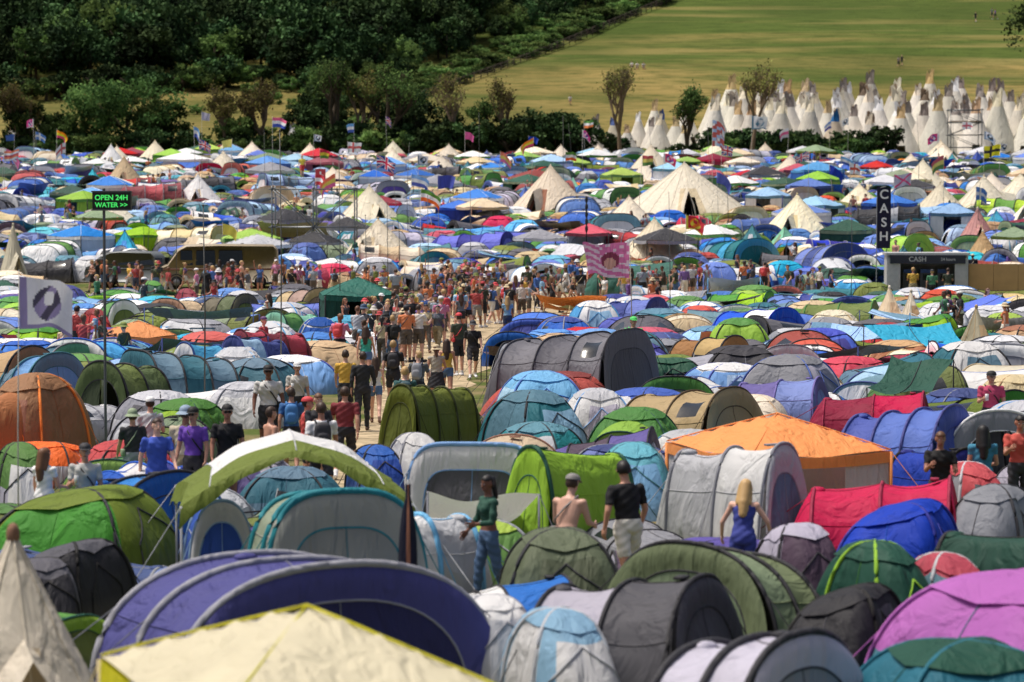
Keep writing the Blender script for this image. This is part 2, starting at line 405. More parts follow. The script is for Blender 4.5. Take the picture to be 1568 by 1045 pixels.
def canopy_mesh(W,D,H):
    """arched fly canopy on poles, coloured outer skirts"""
    mb=MB(); n=25; P=[]
    for j in range(11):
        y=-D/2+D*j/10; row=[]
        for i in range(n):
            x=-1+2*i/(n-1); t=abs(x)
            z=H-.70*t**1.5-.16*abs(y/D*2)**2-.05*math.sin(math.pi*abs(x)*3)*(1-abs(y/D*2))
            pull=1-.10*(1-abs(y/D*2))*t
            row.append((x*W/2*pull,y*(1-.12*(1-t)),z))
        P.append(row)
    mb.grid(P,lambda j,i:(1 if (i<3 or i>=21 or j<2) else 0))
    for j,sg in((0,-1),(10,1)):
        sk=[P[j],[(p[0]*1.01,p[1]+sg*.06,p[2]-(.05+.08*abs(-1+2*i/(n-1))**2)) for i,p in enumerate(P[j])],[(p[0]*1.02,p[1]+sg*.08,p[2]-(.09+.22*abs(-1+2*i/(n-1))**2)+.02*math.sin(i*1.3)) for i,p in enumerate(P[j])]]
        mb.grid(sk,lambda a,i:1)
    for sx in(-1,1):
        e0=0 if sx<0 else n-1
        mb.grid([[P[j][e0] for j in range(11)],[(P[j][e0][0]+sx*.10,P[j][e0][1],P[j][e0][2]-.28-.03*math.sin(j*2)) for j in range(11)]],1)
        for sy in(-1,1):
            mb.tube([(sx*W/2*.995,sy*D/2,0),(sx*W/2*.995,sy*D/2,H-.86)],.02,2,n=6)
            mb.tube([(sx*W/2*.995,sy*D/2,H-.86),(sx*W*.8,sy*D*.8,0)],.008,2,n=3,cap=False)
    for i in(3,12,21): mb.tube([(P[j][i][0],P[j][i][1],P[j][i][2]+.004) for j in range(11)],.010,2,n=4)
    return mb
def tarp_mesh(W,D,H,seed=0):
    """rain fly stretched between poles, with a camp table under it"""
    r=random.Random(seed); mb=MB(); n=15; P=[]; lo=r.uniform(.45,.75)
    for j in range(n):
        v=-1+2*j/(n-1); row=[]
        for i in range(n):
            u=-1+2*i/(n-1)
            z=H*(1-(1-lo)*(v*.5+.5))-.16*(1-u*u)*(1-.5*abs(v))-.10*(1-v*v)+.05*math.sin(4*u+seed)*math.cos(3*v)
            row.append((u*W/2*(1-.10*(1-v*v)),v*D/2*(1-.10*(1-u*u)),z))
        P.append(row)
    mb.grid(P,lambda j,i:0 if 2<i<11 or seed%2 else 1)
    for i,j in((0,0),(n-1,0),(0,n-1),(n-1,n-1)):
        p=P[j][i]; mb.tube([(p[0],p[1],0),p],.018,2,n=5); mb.tube([p,(p[0]*1.5,p[1]*1.5,0)],.008,2,n=3,cap=False)
    mb.tube([(p[0],p[1],p[2]+.01) for p in [P[j][7] for j in range(n)]],.012,2,n=4)
    mb.box((0,0,.62),(.9,.55,.03),3)
    for sx in(-.4,.4):
        for sy in(-.22,.22): mb.tube([(sx,sy,0),(sx,sy,.61)],.012,2,n=4)
    return mb
def ridge_mesh(W,L,H,seed=0):
    mb=MB(); n=13;P=[]
    for j in range(9):
        t=j/8; y=-L/2+L*t; hh=H*(1-.07*4*t*(1-t)); row=[]
        for i in range(n):
            u=-1+2*i/(n-1); row.append((u*W/2*(1-.05*math.sin(math.pi*t)),y,max(.03,hh*(1-abs(u))-.10*math.sin(math.pi*abs(u)))))
        P.append(row)
    mb.grid(P,lambda j,i:0 if i<6 else 1)
    for j in(0,8):
        y=P[j][0][1]; row2=[(p[0],y+(-.1 if j==0 else .1)*(1-p[2]/H),0.02) for p in P[j]]
        mb.grid([P[j],row2],lambda a,i:3,skip=(lambda a,i:5<=i<=6) if j==0 else None)
        mb.tube([(0,y,0),(0,y,H+.05)],.02,2,n=5)
        mb.tube([(0,y,H),(0,y+(-1.3 if j==0 else 1.3),0)],.008,2,n=3,cap=False)
    mb.tube([P[j][6] for j in range(9)],.015,2,n=4)
    mb.box((0,0,.02),(W*.8,L*.9,.03),5)
    return mb
def pyr_mesh(W,D,H,seed=0):
    mb=MB(); N=40;M=10;P=[]
    for i in range(M+1):
        t=i/M; row=[]
        for j in range(N):
            th=2*math.pi*(j+.5)/N; c,s_=math.cos(th),math.sin(th); n=8
            rad=1/((abs(c)/(W/2))**n+(abs(s_)/(D/2))**n)**(1/n)
            f=(1-t)**1.12+.015
            f*=1-.06*math.cos(2*th)**2*math.sin(math.pi*t)
            row.append((rad*f*c,rad*f*s_,H*t))
        P.append(row)
    mb.grid(P,lambda i,j:3 if (abs(((math.degrees(2*math.pi*(j+.5)/N)-270+180)%360)-180)<16 and i<7) else 0,wrap=True)
    for a in(45,135,225,315):
        j=int(a/360*N); mb.tube([tuple(Vector(P[i][j])*1.01) for i in range(M+1)],.012,2,n=4)
    mb.box((0,0,.02),(W*.85,D*.85,.03),5)
    mb.ell((0,0,H),(.06,.06,.08),1,nu=4,nv=8)
    return mb
NAMES=dict(tunnel='tunnel_tent',dome='dome_tent',popup='pop_up_tent',family='family_tunnel_tent',bell='bell_tent',gazebo='gazebo',pyr='pyramid_tent',canopy='canopy_shelter',tarp='tarp_shelter',ridge='ridge_tent')
occupied=[]
def mats6(s,cheap=False):
    s=list(s)+[None]*6
    m0=s[0]; m1=s[1] or m0; m2=s[2] or 'charcoal'; m3=s[3] or m1; 
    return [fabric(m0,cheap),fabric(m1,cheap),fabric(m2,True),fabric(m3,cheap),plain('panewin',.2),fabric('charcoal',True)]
def T(kind,u,vtop,H,wpx,other,yaw,cols,reserve=True,**kw):
    x,y=sightline(u,vtop,H); s=F/y; ya=math.radians(yaw); ext=wpx/s
    c,sn=abs(math.cos(ya)),abs(math.sin(ya))
    if sn<=.72: W=max(.9,(ext-other*sn)/c); L=other
    else: L=max(1.2,(ext-other*c)/sn); W=other
    seed=int(u*7+vtop)
    if kind in('tunnel','family'):
        kw.setdefault('seed',seed)
        if kind=='family': kw.setdefault('p',.6); kw.setdefault('q',.6)
        mb=tunnel_mesh(W,L,H,**kw)
    elif kind in('dome','popup'):
        if kind=='popup': kw.setdefault('tilt',-.35); kw.setdefault('e',.62)
        mb=dome_mesh(W,L,H,seed=seed,**kw)
    elif kind=='bell': mb=bell_mesh(W/2,H,seed=seed,**kw)
    elif kind=='gazebo': mb=gazebo_mesh(W,L,H,**kw)
    elif kind=='pyr': mb=pyr_mesh(W,L,H)
    elif kind=='canopy': mb=canopy_mesh(W,L,H)
    elif kind=='tarp': mb=tarp_mesh(W,L,H,seed)
    elif kind=='ridge': mb=ridge_mesh(W,L,H,seed)
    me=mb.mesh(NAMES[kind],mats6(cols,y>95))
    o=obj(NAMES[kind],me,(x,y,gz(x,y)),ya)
    if reserve: occupied.append((x,y,(W+L)/4))
    return o
# ---------------- hero tents
T('bell',20,822,2.1,500,3.4,20,('cream','brown','beige','beige'),wall=.1,scallop=8,open_=False)
T('tunnel',425,842,1.55,680,3.0,30,('#3d4986','#3d4986','grey','#202a58'),hoops=3,pr=.045,sag=.06,taper=.1)
T('gazebo',470,930,2.35,700,3.2,22,('cream','yellow','beige','beige'),walls=False,e=.76)
T('tunnel',1130,960,1.35,420,2.5,55,('lilac','lilac','charcoal','grey'),hoops=3,pr=.04)
T('dome',1590,880,1.55,640,3.4,30,('magenta','teal','magenta','magenta'),scheme='lower')
T('dome',1480,985,1.2,430,2.5,10,('teal','dkgreen','teal','dkgreen'))
T('popup',120,752,1.2,350,2.4,75,('olive','green','charcoal','olive'),scheme='panels')
T('popup',110,835,1.0,210,2.0,60,('charcoal','dkgrey','black','charcoal'))
T('popup',60,858,.9,150,1.8,20,('dkgrey','charcoal','black','charcoal'))
T('tunnel',190,720,1.35,290,3.0,62,('blue','royal','charcoal','royal'),hoops=3)
T('family',500,735,1.8,320,3.0,14,('#8d9a86','#a0a49c','teal','#90948e'),hoops=3,front='wall',windows=False,pr=.045,pattern=(1,0))
T('canopy',445,660,2.2,385,2.8,8,('white','olive','lgrey','olive'))
T('tunnel',655,775,1.3,150,2.2,-40,('white','lgrey','sky','lgrey'),hoops=3,pr=.04)
T('tunnel',330,755,1.2,120,2.2,10,('blue','white','lblue','blue'),hoops=2)
T('family',735,672,1.6,215,2.2,-6,('lilac','white','sky','dkgrey'),hoops=2,p=.35,q=.4,pr=.04)
T('tarp',725,746,1.15,200,1.8,10,('white','white','grey','lgrey'))
T('dome',745,798,.85,190,1.6,15,('green','lime','grey','green'))
T('tunnel',893,676,1.7,160,2.6,-38,('lime','lime','dkgreen','lime'),hoops=2,front='wall',pr=.035,sag=.03)
T('dome',858,812,1.2,215,2.2,5,('#66735a','sage','charcoal','#57624b'),scheme='plain')
T('tunnel',1112,826,1.35,250,2.8,-48,('sage','#7a8762','charcoal','sage'),hoops=3)
T('tunnel',935,876,1.35,400,2.4,68,('lilac','dkgrey','charcoal','dkgrey'),hoops=3,pattern=(1,0))
T('dome',855,935,1.05,240,2.2,20,('lblue','white','lgrey','white'),scheme='panels')
T('popup',745,915,1.0,140,2.0,20,('white','lgrey','grey','lgrey'))
T('popup',1215,806,1.25,165,2.1,20,('plum','lilac','charcoal','plum'),scheme='panels')
T('popup',1375,775,1.2,260,2.2,70,('royal','blue','navyblue','royal'))
T('tunnel',1325,730,1.3,290,2.0,80,('red','red','dkred','red'),hoops=3)
T('gazebo',1190,634,1.75,330,3.0,24,('orange','orange','orange','lgrey'),walls=True,e=.68)
T('tunnel',1105,670,1.75,225,2.8,35,('white','lgrey','grey','slate'),hoops=3)
T('dome',1340,832,1.35,125,1.9,40,('dkgreen','green','lime','dkgreen'))
T('dome',1445,850,1.2,150,2.0,20,('slate','red','lgrey','white'),scheme='top')
T('tunnel',1535,795,1.6,170,2.6,40,('dkgreen','dkgreen','charcoal','#2d4a3a'),hoops=2)
T('popup',1295,905,1.1,250,2.2,65,('charcoal','dkgrey','black','dkgrey'))
T('tunnel',1370,618,1.6,270,2.6,62,('blue','royal','navyblue','royal'),hoops=4,pattern=(0,0,1))
T('tunnel',1420,680,1.2,130,2.2,25,('royal','navyblue','black','navyblue'),hoops=2,dooropen=True)
T('dome',1480,710,1.2,160,2.2,25,('red','grey','lgrey','dkgrey'),scheme='panels')
T('tunnel',1490,620,1.5,230,3.0,12,('lgrey','grey','white','charcoal'),hoops=2,dooropen=True)
T('dome',1525,745,1.2,150,2.4,60,('grey','dkgrey','charcoal','grey'))
T('tunnel',1040,590,1.55,270,2.8,58,('tan','tan','#5a4630','tan'),hoops=3,windows=True,pr=.022)
T('dome',815,600,1.4,215,2.8,35,('teal','slate','charcoal','lblue'),scheme='panels')
T('tunnel',672,583,1.5,158,3.2,-28,('olive','olive','#3c4420','#66732f'),hoops=4,pr=.03,sag=.035)
T('dome',828,570,1.25,165,2.4,10,('sky','lblue','royal','sky'),scheme='lower2')
T('popup',840,573,1.0,230,2.2,80,('red','dkred','dkred','red'))
T('family',862,503,2.0,290,4.2,68,('#83838c','#6f6f79','#4a4a52','#5f5f69'),hoops=4,windows=True,pr=.022,sag=.08)
T('dome',970,680,1.2,120,2.2,0,('cyan','sky','teal','sky'))
T('dome',635,665,1.1,110,2.2,20,('white','lgrey','grey','lgrey'))
T('dome',575,683,.9,90,1.8,20,('blue','royal','charcoal','royal'))
T('dome',1210,545,1.4,205,2.6,65,('lilac','grey','royal','#6c7088'),scheme='panels')
T('tunnel',1180,577,1.15,180,2.2,75,('peri','purple','purple','peri'),hoops=3)
T('tunnel',1320,600,1.15,210,2.2,80,('red','dkred','dkred','red'),hoops=3)
T('tunnel',1075,512,1.4,150,2.6,40,('tan','brown','charcoal','#5d5244'),hoops=3,dooropen=True)
T('dome',910,462,1.4,100,2.4,10,('white','sky','sky','lblue'),scheme='panels')
T('tunnel',1150,470,1.4,170,2.6,50,('white','blue','royal','blue'),hoops=3,pattern=(0,1))
T('tunnel',1275,460,1.3,150,2.6,75,('olive','olive','green','olive'),hoops=3)
T('tunnel',1125,446,1.2,130,2.4,70,('lime','green','dkgreen','green'),hoops=3)
T('tunnel',965,455,1.4,125,2.4,60,('peri','navyblue','navyblue','peri'),hoops=3)
T('dome',1270,487,1.3,115,2.4,10,('lgrey','grey','dkgrey','grey'),scheme='panels')
T('pyr',1362,440,1.9,75,2.4,10,('beige','cream','cream','tan'))
T('pyr',1395,446,1.8,60,2.2,10,('cream','cream','cream','tan'))
T('pyr',1495,470,1.9,85,2.4,20,('#a8a086','tan','tan','tan'))
T('dome',1485,525,1.4,150,2.6,10,('white','teal','charcoal','slate'),scheme='panels')
T('tarp',1395,552,1.5,150,2.6,160,('dkgreen','olive','charcoal','dkgreen'))
T('popup',1430,485,1.2,105,2.2,70,('lime','green','dkgreen','lime'))
T('dome',1440,465,1.2,95,2.4,10,('white','lgrey','grey','lblue'),scheme='panels')
T('dome',1540,480,1.1,90,2.2,10,('lime','green','charcoal','green'))
T('dome',1360,495,1.1,90,2.2,10,('red','dkred','charcoal','dkred'))
T('dome',55,575,1.9,215,2.8,-30,('brown','#b06c40','orange','#9a6450'),porch=True,pr=.03)
T('tunnel',200,548,1.7,155,3.0,-18,('olive','#55662f','charcoal','#39452a'),hoops=3,dooropen=True)
T('family',290,535,1.7,230,2.9,-62,('slate','teal','charcoal','slate'),hoops=4,pattern=(0,1))
T('tunnel',55,540,1.4,140,2.6,60,('sky','slate','teal','sky'),hoops=3)
T('tunnel',345,522,1.5,160,2.8,-45,('sky','white','navyblue','lblue'),hoops=3,pattern=(0,1))
T('tunnel',400,512,1.5,125,2.8,-30,('lblue','navyblue','navyblue','slate'),hoops=3)
T('tunnel',425,502,1.5,115,3.2,-38,('red','dkred','#5a1620','red'),hoops=4,pr=.03)
T('dome',490,488,1.5,95,2.6,8,('royal','white','lgrey','royal'),scheme='top',dooropen=True)
T('gazebo',212,492,1.5,125,2.4,20,('orange','orange','orange','tan'),walls=True)
T('tunnel',170,458,1.5,110,2.8,30,('green','white','dkgreen','olive'),hoops=3)
T('tunnel',345,449,1.5,115,2.8,40,('#5b6744','#68624f','charcoal','olive'),hoops=3)
T('tunnel',460,440,1.5,120,3.0,35,('#a8867c','tan','charcoal','#967b72'),hoops=3,dooropen=True)
T('dome',145,474,1.3,80,2.4,30,('red','dkred','dkred','red'))
T('tarp',310,470,1.4,165,2.4,0,('sky','blue','royal','sky'))
T('gazebo',548,425,2.3,125,3.0,8,('#245f57','#245f57','charcoal','#1a4a44'),walls=True)
T('dome',232,431,1.3,70,2.4,30,('dkgreen','green','charcoal','dkgreen'))
T('dome',285,443,1.3,70,2.4,30,('dkred','red','charcoal','dkred'))
T('dome',30,680,1.25,130,2.4,20,('green','lilac','charcoal','white'),scheme='lower')
T('tunnel',85,525,1.3,120,2.6,60,('slate','mint','grey','slate'),hoops=3)
T('tunnel',455,475,1.4,110,2.8,-30,('green','mint','dkgreen','green'),hoops=3)
T('bell',843,254,3.9,175,6.0,-25,('cream','cream','beige','brown'),wall=.5)
T('bell',1048,250,4.3,215,7.4,0,('cream','cream','beige','beige'),wall=.7)
T('bell',997,222,3.2,75,5,0,('cream','cream','beige','beige'))
T('bell',170,222,3.0,60,5,0,('white','cream','beige','beige'))
T('bell',190,240,3.2,72,5,0,('tan','cream','beige','brown'))
T('bell',20,345,3.4,110,5,30,('cream','cream','beige','beige'),wall=.2)
T('bell',303,268,2.7,80,5,0,('white','cream','beige','beige'))
T('gazebo',283,233,2.6,80,4,0,('white','white','grey','lgrey'),walls=False)
T('gazebo',1252,247,2.8,75,4,10,('sky','sky','blue','blue'))
T('gazebo',385,350,2.2,100,3.0,10,('lime','green','green','lime'),walls=False)
T('tarp',450,340,2.2,110,3.0,0,('tan','beige','metal','tan'))
T('tunnel',715,355,1.6,150,3,70,('peri','navyblue','navyblue','peri'),hoops=4)
T('tunnel',1265,372,2.0,140,3.4,35,('peri','navyblue','grey','navyblue'),hoops=4,pattern=(0,1))
T('tunnel',1130,365,1.8,130,3.2,40,('teal','sky','teal','teal'),hoops=4)
T('tunnel',1375,358,1.9,110,3.2,40,('lime','lime','green','lime'),hoops=3)
T('tunnel',960,400,1.9,150,3.0,85,('#245f57','#245f57','charcoal','#245f57'),hoops=2)
T('bell',1497,320,2.6,60,3.6,0,('#c99492','cream','beige','beige'))
T('bell',1505,355,2.2,70,3.6,0,('tan','cream','beige','beige'),wall=.1)
print('heroes',time.time()-T0)
# ------------------------------------------------------------------ walkway
pathL=[(505,760),(540,680),(580,610),(625,540),(650,500)]
pathR=[(600,760),(640,680),(700,610),(735,560),(770,520)]
cl=[sightline((a[0]+b[0])/2,(a[1]+b[1])/2) for a,b in zip(pathL,pathR)]
def onpath(x,y,m=0.0):
    if 139<y<155 and -23<x<17: return True
    for (x0,y0),(x1,y1) in zip(cl[:-1],cl[1:]):
        dx,dy=x1-x0,y1-y0; t=max(0,min(1,((x-x0)*dx+(y-y0)*dy)/(dx*dx+dy*dy)))
        if math.hypot(x-x0-dx*t,y-y0-dy*t)<1.7+m: return True
    if 104<y<142 and abs(x-(-3.4+(y-104)*.07))<2.4+(y-104)*.10+m: return True
    return False
schemes=[(s,w) for s,w in [
 (('blue','royal','charcoal','navyblue'),7),(('royal','navyblue','grey','royal'),6),(('sky','white','royal','lblue'),6),(('peri','navyblue','grey','navyblue'),3),
 (('blue','white','charcoal','lgrey'),6),(('lblue','slate','navyblue','white'),5),(('navyblue','peri','charcoal','navyblue'),3),
 (('olive','green','charcoal','sage'),7),(('green','lime','dkgreen','olive'),7),(('lime','green','charcoal','lime'),5),(('sage','olive','charcoal','grey'),6),(('dkgreen','sage','charcoal','dkgreen'),5),
 (('grey','lgrey','charcoal','dkgrey'),8),(('lgrey','white','grey','grey'),7),(('white','lgrey','sky','lilac'),7),(('dkgrey','charcoal','black','grey'),5),(('lilac','grey','charcoal','purple'),1.5),
 (('teal','slate','charcoal','lgrey'),7),(('slate','teal','charcoal','slate'),5),(('mint','dkgreen','charcoal','sage'),2.5),(('cyan','blue','charcoal','sky'),4),
 (('red','dkred','charcoal','grey'),6),(('dkred','red','grey','dkred'),2.5),(('orange','lgrey','charcoal','orange'),4),(('tan','brown','charcoal','beige'),5),(('beige','tan','brown','cream'),4),(('cream','beige','tan','cream'),4),
 (('purple','plum','charcoal','lilac'),1),(('white','green','dkgreen','green'),4),(('white','navyblue','blue','blue'),4),(('charcoal','grey','black','dkgrey'),3)] ]
SW=[w for _,w in schemes]; SS=[s for s,_ in schemes]
protos={}
def build_proto(kind,i):
    r=random.Random(len(kind)*31+i*13)
    if kind=='tunnel':
        return tunnel_mesh(r.uniform(1.9,2.7),r.uniform(2.6,4.2),r.uniform(1.05,1.5),hoops=r.choice([2,2,3,3,4]),front=r.choice(['wall','wall','slope']),back=r.choice(['slope','slope','wall']),seed=i*5+1,pattern=r.choice([(0,),(0,1),(0,0,1),(1,0)]),windows=r.random()<.4,dooropen=r.random()<.35,pr=.026,taper=r.uniform(.1,.5),p=r.uniform(.75,1.0),peak=.5 if i%4==3 else None)
    if kind=='dome':
        return dome_mesh(r.uniform(2.0,3.0),r.uniform(2.0,3.0),r.uniform(1.05,1.5),seed=i,scheme=['plain','lower','panels','top','lower2','win'][i%6],porch=i%2==0,dooropen=i%3==0,six=(i%4==3),pr=.024)
    if kind=='popup':
        return dome_mesh(r.uniform(2.2,2.6),r.uniform(2.6,3.2),r.uniform(.95,1.15),seed=i,scheme=['plain','panels','lower'][i%3],tilt=-.35,e=.6,dooropen=i%2==0)
    if kind=='family': return tunnel_mesh(3.1,r.uniform(4.4,5.4),1.85,hoops=4,p=.6,q=.62,seed=i+40,windows=True,pattern=(0,1,0),pr=.03)
    if kind=='bell': return bell_mesh(2.3,2.7,seed=i)
    if kind=='gazebo': return gazebo_mesh(3.0,3.0,2.3,walls=i%2==0)
    if kind=='pyr': return pyr_mesh(2.6,2.6,1.8)
    if kind=='tarp': return tarp_mesh(r.uniform(2.2,3.2),r.uniform(2.2,3),r.uniform(1.3,1.7),i)
    if kind=='ridge': return ridge_mesh(2.0,r.uniform(2.4,3.2),1.25,i)
def proto(kind,i,c,near_):
    """colourway c of tent pattern i; true instances share one mesh"""
    k=(kind,i,c,near_)
    if k in protos: return protos[k]
    base=protos.get((kind,i))
    if base is None:
        base=build_proto(kind,i).mesh(NAMES[kind],mats6(('grey','white'),True)); protos[(kind,i)]=base
    rr=random.Random(len(kind)*1000+i*17+c*5)
    ss=('cream','beige','beige','beige') if kind=='bell' else rr.choices(SS,SW)[0]
    me=recolour(base,mats6(ss,not near_)); protos[k]=me; return me
kinds=[('tunnel',14,30),('dome',14,34),('popup',6,12),('ridge',3,3),('tarp',4,6),('family',3,6),('pyr',1,2.5),('gazebo',2,4.5),('bell',1,2.2)]
kiosk=sightline(1420,467)
van1=sightline(335,441); van2=sightline(190,441)
reserved=[(kiosk[0],kiosk[1],2.6),(kiosk[0]+4.5,kiosk[1],2.2),(van1[0],van1[1],3.6),(van2[0],van2[1],2.8)]
def near(x,y,rad):
    for ox,oy,orad in occupied:
        if abs(oy-y)<7 and abs(ox-x)<7 and math.hypot(ox-x,oy-y)<(orad+rad): return True
    for ox,oy,orad in reserved:
        if math.hypot(ox-x,oy-y)<(orad+rad): return True
    if kiosk[1]-5.5<y<kiosk[1] and kiosk[0]-2.6<x<kiosk[0]+7: return True
    if 139<y<van1[1]+1 and van2[0]-4<x<van1[0]+5: return True
    return False
nt=0; y=25.5
chairs=[]
while y<322:
    half=.19*y+(9 if y>60 else 5)
    x=-half+R.uniform(0,2)
    sp=2.6 if y>75 else 2.4
    while x<half:
        px=x+R.uniform(-.5,.5); py=y+R.uniform(-.6,.6)
        kk=kinds if y>165 else kinds[:5] if y>75 else kinds[:3]
        kind=R.choices([k[0] for k in kk],[k[2] for k in kk])[0]
        ni=[k[1] for k in kinds if k[0]==kind][0]
        rad=1.2 if kind!='family' else 1.9
        if not onpath(px,py,1.0) and not near(px,py,rad*(.74 if y<140 else .68)):
            i=R.randrange(ni); nc={'tunnel':10,'dome':10,'popup':8,'ridge':5,'tarp':6,'family':6,'pyr':6,'gazebo':8,'bell':1}[kind]
            me=proto(kind,i,R.randrange(nc),y<75)
            s_=R.uniform(.85,1.1)
            if y<70: s_*=.8
            zs=R.uniform(.9,1.1)
            if y<45: zs*=.72
            if 85<y<139: zs*=.84
            obj(NAMES[kind],me,(px,py,gz(px,py)),R.choice([0,0,math.pi/2,-math.pi/2,math.pi,.7,-.7])+R.uniform(-.45,.45),(s_,s_,s_*zs))
            nt+=1
            if kind=='family': occupied.append((px,py,1.6))
            if R.random()<.08: chairs.append((px+1.6,py-1.7))
        x+=sp
    y+=2.45 if y>75 else 2.3
print('fill',nt,len(protos),time.time()-T0)
def chair_mesh(c):
    mb=MB()
    P=[[(x,yv,.42-.04*math.cos(x*5)) for x in (-.26,-.13,0,.13,.26)] for yv in(-.24,0,.24)]
    mb.grid(P,0); P=[[(x,.24+.14*t,.42+.5*t+.0) for x in (-.26,-.13,0,.13,.26)] for t in (0,.5,1)]; mb.grid(P,0)
    for sx in(-.28,.28):
        mb.tube([(sx,-.26,0),(sx,.24,.6)],.012,1); mb.tube([(sx,.28,0),(sx,-.26,.62)],.012,1); mb.tube([(sx,.24,.35),(sx,.4,.95)],.012,1)
        mb.box((sx,-.03,.62),(.06,.5,.02),0)
    mb.tube([(-.28,-.26,0),(.28,.28,.05)],.012,1)
    return mb.mesh('camp_chair',[fabric(c),plain('metal',.4)])
cms=[chair_mesh(c) for c in ('royal','dkgreen','red','charcoal')]
for (px,py) in chairs:
    if not near(px,py,.2) and not onpath(px,py,.3): obj('camp_chair',R.choice(cms),(px,py,gz(px,py)),R.uniform(0,6.28))
# ------------------------------------------------------------------ ground
def ground():
    ys=np.concatenate([np.arange(-60,20,10),np.arange(20,160,1.5),np.arange(160,560,3),np.arange(560,1700,25)])
    xs=np.concatenate([np.arange(-900,-120,40),np.arange(-120,121,2.5),np.arange(160,901,40)])
    P=[[(x,y_,gz(x,y_)+(.35*math.sin(x*.05+y_*.03)*math.sin(y_*.09) if y_>400 else 0)) for x in xs] for y_ in ys]
    mb=MB(); mb.grid(P,0)
    m,nt_,N,L,Pb=newmat('meadow_grass')
    g=N.new('ShaderNodeNewGeometry'); sx=N.new('ShaderNodeSeparateXYZ'); L.new(g.outputs['Position'],sx.inputs[0])
    def noise(scale,detail,vec=(1,1,1),rot=0):
        mp=N.new('ShaderNodeMapping'); mp.inputs['Scale'].default_value=vec; mp.inputs['Rotation'].default_value=(0,0,rot)
        L.new(g.outputs['Position'],mp.inputs[0]); n=N.new('ShaderNodeTexNoise'); n.inputs['Scale'].default_value=scale; n.inputs['Detail'].default_value=detail
        L.new(mp.outputs[0],n.inputs['Vector']); return n.outputs['Fac']
    def ramp(fac,a,b):
        r_=N.new('ShaderNodeMapRange'); r_.inputs[1].default_value=a; r_.inputs[2].default_value=b; L.new(fac,r_.inputs[0]); return r_.outputs[0]
    def mixc(f,a,b):
        mx=N.new('ShaderNodeMix'); mx.data_type='RGBA'; L.new(f,mx.inputs[0])
        for i,c in((6,a),(7,b)):
            if isinstance(c,tuple): mx.inputs[i].default_value=c
            else: L.new(c,mx.inputs[i])
        return mx.outputs[2]
    def math_(op,a,b):
        q=N.new('ShaderNodeMath'); q.operation=op
        for i,c in((0,a),(1,b)):
            if isinstance(c,(int,float)): q.inputs[i].default_value=c
            else: L.new(c,q.inputs[i])
        return q.outputs[0]
    camp=mixc(ramp(noise(.6,6),.4,.62),(.085,.115,.03,1),(.22,.18,.09,1))
    gold=(.27,.205,.07,1); green=(.08,.112,.024,1); dk=(.045,.068,.015,1)  # green is darkened: cloud shade on the upper hill is put into the colour
    streak=noise(.07,6,(.3,1.6,1.6),.5)
    hillf=ramp(math_('ADD',math_('MULTIPLY',math_('SUBTRACT',sx.outputs[1],432.0),.014),math_('MULTIPLY',math_('SUBTRACT',streak,.5),3.6)),-.45,.65)
    hill=mixc(hillf,gold,green)
    hill=mixc(math_('MULTIPLY',ramp(noise(.5,8,(.5,1.2,1)),.45,.75),.85),hill,dk)
    hill=mixc(math_('MULTIPLY',ramp(noise(.10,5,(.25,2.2,2.2),.5),.54,.66),.7),hill,(.22,.19,.065,1))
    hill=mixc(math_('MULTIPLY',ramp(noise(.025,3),.48,.68),.6),hill,dk)
    fin=mixc(ramp(sx.outputs[1],325,345),camp,hill)
    L.new(fin,Pb.inputs['Base Color']); Pb.inputs['Roughness'].default_value=.95; Pb.inputs['Specular IOR Level'].default_value=.05
    bp=N.new('ShaderNodeBump'); bp.inputs['Strength'].default_value=.9; bp.inputs['Distance'].default_value=.3
    L.new(noise(1.5,8),bp.inputs['Height']); L.new(bp.outputs[0],Pb.inputs['Normal'])
    obj('ground',mb.mesh('ground',[m]))
ground()
def straw_mat():
    m,nt_,N,L,Pb=newmat('trodden_straw')
    g=N.new('ShaderNodeNewGeometry'); n=N.new('ShaderNodeTexNoise'); n.inputs['Scale'].default_value=2.2; n.inputs['Detail'].default_value=8
    L.new(g.outputs['Position'],n.inputs['Vector'])
    cr=N.new('ShaderNodeValToRGB'); L.new(n.outputs['Fac'],cr.inputs[0])
    e=cr.color_ramp.elements; e[0].position=.32; e[0].color=(.19,.15,.08,1); e[1].position=.62; e[1].color=(.54,.42,.26,1)
    L.new(cr.outputs[0],Pb.inputs['Base Color']); Pb.inputs['Roughness'].default_value=.95
    bp=N.new('ShaderNodeBump'); bp.inputs['Distance'].default_value=.05; L.new(n.outputs['Fac'],bp.inputs['Height']); L.new(bp.outputs[0],Pb.inputs['Normal'])
    return m
rows=[(sightline(*a),sightline(*b)) for a,b in zip(pathL,pathR)]
P=[]
for i in range(5):
    n=8 if i<4 else 1
    for k in range(n):
        t=k/n; j=min(i+1,4)
        l=[rows[i][0][q]*(1-t)+rows[j][0][q]*t for q in(0,1)]; r_=[rows[i][1][q]*(1-t)+rows[j][1][q]*t for q in(0,1)]
        w=R.uniform(-.2,.5)
        P.append([((l[0]-w)*(1-f)+(r_[0]+w)*f,l[1]*(1-f)+r_[1]*f,.012) for f in np.linspace(0,1,6)])
mb=MB(); mb.grid(P,0)
P=[]
for k in range(40):
    x=-24+41*k/39
    y0=139.5+R.uniform(-.6,.6); y1=152.5+R.uniform(-.6,.6)
    if -6.5<x<1.0: y0=100+abs(x+3)*1.5
    elif -9<x<3.5: y0=122
    P.append([(x,y0+(y1-y0)*f,gz(x,y0+(y1-y0)*f)+.03) for f in np.linspace(0,1,8)])
mb.grid(P,0)
obj('straw_footpath',mb.mesh('straw_footpath',[straw_mat()]))
